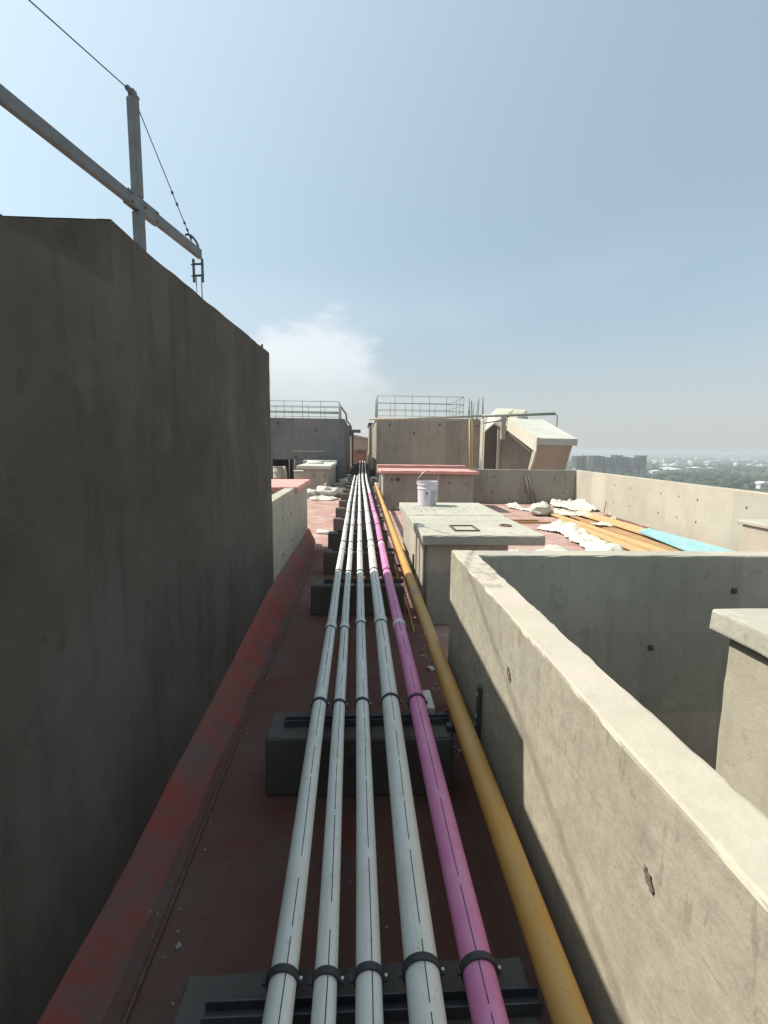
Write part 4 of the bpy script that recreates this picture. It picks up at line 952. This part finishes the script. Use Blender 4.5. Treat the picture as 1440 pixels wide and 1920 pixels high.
tag(g.build('floor_rubble', M['rubble'], None), kind='stuff', label='small rubble scattered over the red roof floor', cat='rubble')

# debris heap on left floor
sack(-1.95, 18.9, .30, .25, .16, .4, 'grey plaster sack at the left end of the heap by the duct box', 31, group='sacks by the duct box')
sack(-1.35, 19.0, .45, .30, .22, .1, 'largest grey sack in the middle of the heap by the duct box', 32, group='sacks by the duct box')
sack(-.98, 19.3, .28, .22, .15, 1.0, 'small grey sack at the right end of the heap by the duct box', 33, group='sacks by the duct box')
cloth('crumpled_sheet', 'cream sheet lying at the foot of the sacks by the left duct box', 'sheet', [(-1.9, 17.9), (-1.0, 17.8), (-.75, 18.5), (-1.4, 18.8), (-2.0, 18.5)], hgt=.12, seed=15)
g = MB(); g.tube([(-1.7, 18.8, .05), (-1.35, 19.2, .55)], .03, 6); tag(g.build('timber_piece', M['sack']), 'short timber sticking up out of the sack heap', 'timber')
# white tray of odds and ends
t = thing('white_tray', 'open white tray standing between the duct box and the pipe supports', 'tray', (-.93, 20.6, 0))
g = MB(); a0, a1, b0, b1 = -1.28, -.62, 20.3, 21.1
g.box(a0, a1, b0, b1, 0, .04); g.box(a0, a1, b0, b0+.04, .041, .26); g.box(a0, a1, b1-.04, b1, .041, .26); g.box(a0, a0+.04, b0+.041, b1-.041, .041, .26); g.box(a1-.04, a1, b0+.041, b1-.041, .041, .26); g.build('tray', M['cloth'], t)
for i, (x, y, w, lb) in enumerate(((-1.0, 24.0, .7, 'pale plank lying across the floor left of the pipes, nearer of two'), (-.95, 27.2, .5, 'pale plank lying across the floor left of the pipes, farther of two'))):
    g = MB(); g.box(x-w/2, x+w/2, y-.12, y+.12, .12, .2, b=.01); g.box(x-w/2+.05, x+w/2-.05, y-.08, y+.08, 0, .119); tag(g.build('plank', M['sack']), lb, 'plank', 'pale planks left of the pipes')
# clutter in the alley
rnd = random.Random(44)
al = []
for i in range(18):
    s = -1 if i % 2 == 0 else 1; y = 24+i*1.45+rnd.uniform(-.3, .3)
    x = (-.62-rnd.uniform(0, .25)) if s < 0 else (.66+rnd.uniform(0, .22))
    sz = rnd.uniform(.10, .26); al.append((x, y, sz))
    sack(x, y, rnd.uniform(.10, .2), rnd.uniform(.12, .25), sz, rnd.uniform(0, 3), 'cement sack '+('left' if s < 0 else 'right')+' of the far pipes in the alley, '+ordinal[1+i//2]+' one', 50+i, 'cement_sack', rnd.choice(('sack', 'cloth', 'block')), group=('sacks left of the far pipes' if s < 0 else 'sacks right of the far pipes'))
# ladder of white frames right side far
for i, (x, y) in enumerate(((.80, 38.0), (.78, 43.0))):
    g = MB()
    for dx in (0, .35): g.tube([(x+dx-.1, y, 0), (x+dx-.1, y, 1.5)], .04, 6)
    for z in (.3, .6, .9, 1.2): g.tube([(x-.1, y, z), (x+.25, y, z)], .03, 6)
    tag(g.build('slatted_rack', M['pale']), 'white slatted rack standing right of the far pipes, '+('nearer' if i == 0 else 'farther')+' of two', 'rack', 'white racks in the alley')
# things at the doorway on the left
t = thing('drum', 'pale drum with a rim standing before the dark opening of the left block', 'drum', (-4.55, 26.9, 0))
g = MB(); g.tube([(-4.55, 26.9, z) for z in (0, .28, .30, .32, .58, .60, .62, .86)], .28, 18, rad=[.27, .27, .285, .27, .27, .285, .27, .27]); g.build('barrel', M['conc'], t)
g = MB(); g.ring((-4.55, 26.9, .87), (0, 0, 1), .24, .29, .04, 18); g.build('rim', M['pale'], t)
t = thing('white_bench', 'white plastic crate in front of the dark opening left of the duct box', 'crate', (-3.0, 24.5, 0))
g = MB(); g.box(-3.3, -2.75, 24.3, 24.8, .0, .74, b=.02); g.build('crate', M['pale'], t)
g = MB(); g.box(-3.36, -2.70, 24.25, 24.85, .745, .80, b=.01); g.build('rim', M['cloth'], t)
for x, lb in ((-4.03, 'left'), (-3.72, 'right')):
    g = MB(); g.tube([(x, 27.6, 0), (x, 27.6, 1.28)], .03, 6); tag(g.build('door_post', M['conc']), lb+' one of two thin grey posts at the dark opening of the left block', 'post', 'posts at the dark opening')
sack(-4.3, 27.2, .16, .16, .42, 0, 'white bundle inside the dark opening of the left block', 63, 'bundle', 'cloth', cat='bundle')
# small bits on floor between yellow pipe and parapet
for i, (x, y, s, lb) in enumerate(((.645, 4.05, .02, 'white paper scrap on the floor between the yellow pipe and parapet end'),)):
    sack(x, y, s*1.3, s*2, s*.7, .4, lb, 70+i, 'paper_scrap', 'cloth', cat='scrap', z=0)
g = MB(); g.box(.40, .46, 2.70, 2.92, .357, .41, b=.004); tag(g.build('timber_offcut', M['sack']), 'small pale timber offcut on the second support, right of the pink pipe', 'timber')

# ------------------------------------------------------------ far towers, sheds, trees on the plain
rnd = random.Random(9)
t0 = None
X = 296.0; i = 0
names = []
tw = []
while X < 404:
    w = rnd.uniform(8.5, 13); h = rnd.uniform(26, 30.5); y = 655+ (X-296)*.16+rnd.uniform(-9, 9); tw.append((X, w, h, y)); X += w+rnd.uniform(.8, 3.6)
for i, (X, w, h, y) in enumerate(tw):
    lb = 'hazy dark apartment tower with paler lower floors, %s from the left in far row' % ['first', 'second', 'third', 'fourth', 'fifth', 'sixth', 'seventh', 'eighth', 'ninth', 'tenth', 'eleventh', 'twelfth', 'thirteenth', 'fourteenth'][i]
    lb = ('leftmost hazy apartment tower of the far row, next to the stair head room' if i == 0 else 'rightmost hazy apartment tower of the far row, standing at the open fields' if i == len(tw)-1 else lb)
    t = thing('apartment_tower', lb, 'building', (X+w/2, y, -33), 'apartment towers in the far row')
    g = MB(); z = -33+h*.42
    g.box(X, X+w, y, y+14, z, -33+h)
    for k in range(3): g.box(X+w*(.12+.3*k), X+w*(.26+.3*k), y-1.2, y-.02, z+1, -33+h-rnd.uniform(.5, 2))
    g.build('upper_floors', M['apt'], t)
    for k in range(3):
        g = MB(); xx = X+w*(.05+.3*k); g.box(xx, xx+w*.05, y-.3, y-.02, z+1.5, -33+h-1.2); g.build('balcony_column', M['apt_low'], t)
    g = MB(); g.box(X+.3, X+w-.3, y+.6, y+14, -33, z-.02); g.build('lower_floors', M['apt_low'], t)
    g = MB()
    for k in range(2): g.box(X+w*(.02+.85*k), X+w*(.14+.85*k), y-.4, y+.55, -33, z-.03)
    g.build('column', M['apt'], t)
    g = MB(); a = X+rnd.uniform(.15, .7)*w; g.box(a, a+rnd.uniform(1.2, 2.6), y+3, y+5, -33+h+.02, -33+h+rnd.uniform(1.0, 1.9)); g.build('roof_tank', M['tank'], t)
sheds = [(438, 702, 22, 9, 5.5, 'pale shed just right of the far apartment row'), (505, 765, 42, 20, 6, 'largest white factory shed on the plain, nearest of its cluster'), (520, 800, 30, 14, 7, 'white shed directly behind the largest factory shed'), (640, 985, 60, 14, 6, 'long low white shed behind the factory cluster'), (600, 845, 34, 16, 6.5, 'white gabled shed at the right of the factory cluster'), (655, 880, 24, 12, 5, 'small white shed right of the gabled shed'), (420, 476, 20, 8, 3.5, 'pale house low on the plain just above the terrace parapet'), (395, 455, 9, 8, 5, 'white house beside a tree just above the terrace parapet'), (890, 960, 22, 10, 5, 'small white house at the right edge of the plain'), (1120, 1500, 90, 20, 8, 'very long pale shed far out near the hills'), (1500, 1850, 120, 20, 9, 'pale row of roofs farthest out near the hills'), (940, 1120, 14, 10, 7, 'tiny white block by the pale road')]
for x, y, w, dp, h, lb in sheds:
    t = thing('shed', lb, 'building', (x+w/2, y, -33)); g = MB(); g.box(x, x+w, y, y+dp, -33, -33+h); g.build('wall', M['shed'], t)
    g = MB(); g.prism([(x-1, -33+h+.01), (x+w+1, -33+h+.01), (x+w+1, -33+h+.3), (x+w/2, -33+h+2.2), (x-1, -33+h+.3)], y-.6, y+dp+.6); g.build('roof', M['tank'], t)
    g = MB()
    for k in range(4): g.box(x+w*(.1+.23*k), x+w*(.18+.23*k), y-.12, y-.01, -33+h*.35, -33+h*.7)
    g.build('window', M['apt'], t)
# small far trees and houses: a wooded belt read as a mass
g = MB(); rnd = random.Random(77)
def blob(g, x, y, z, r, h, mi=0):
    vs = []; fs = []; n1 = 7
    for j in range(4):
        v = [.15, .75, .95, .35][j]; zz = z+h*[0, .3, .62, 1][j]
        for k in range(n1):
            a = 2*math.pi*k/n1; rr = r*v*rnd.uniform(.75, 1.2); vs.append((x+rr*math.cos(a), y+rr*math.sin(a), zz+rnd.uniform(-.1, .1)*h))
    for j in range(3):
        for k in range(n1): fs.append((j*n1+k, j*n1+(k+1) % n1, (j+1)*n1+(k+1) % n1, (j+1)*n1+k))
    fs.append(tuple(range(3*n1, 4*n1))); g.add(vs, fs, mi, False)
for _ in range(2600):
    a = R(rnd.uniform(8, 46)); rad = 420+2600*rnd.random()**1.3
    x, y = rad*math.sin(a), rad*math.cos(a)
    if noise.noise(Vector((x/260, y/140, 1))) < -.08: continue
    r = rnd.uniform(2.5, 6)*(1+rad/2500); blob(g, x, y, -33.3, r, rnd.uniform(4, 8))
tag(g.build('far_trees', M['tree']), kind='stuff', label='belts of small hazy trees spread across the far plain', cat='trees')
g = MB()
for _ in range(420):
    a = R(rnd.uniform(10, 46)); rad = 1300+3200*rnd.random(); x, y = rad*math.sin(a), rad*math.cos(a)
    w = rnd.uniform(8, 30); g.box(x, x+w, y, y+w*.6, -33.2, -33+rnd.uniform(4, 11))
tag(g.build('far_town', M['shed']), kind='stuff', label='tiny pale houses of a far town below the hills', cat='houses')

# ------------------------------------------------------------ haze
m, tt, bs = new_mat('haze'); tt.nodes.remove(bs)
pv = tt.nodes.new('ShaderNodeVolumePrincipled'); pv.inputs['Color'].default_value = (.90, .93, .94, 1); pv.inputs['Density'].default_value = .00055; pv.inputs['Anisotropy'].default_value = .2
tt.links.new(pv.outputs[0], tt.nodes['Material Output'].inputs['Volume'])
g = MB(); g.box(-6300, 6300, -6300, 6300, -34.6, 8); tag(g.build('haze', m), kind='stuff', label='thin pale haze filling the air over the whole plain', cat='haze')
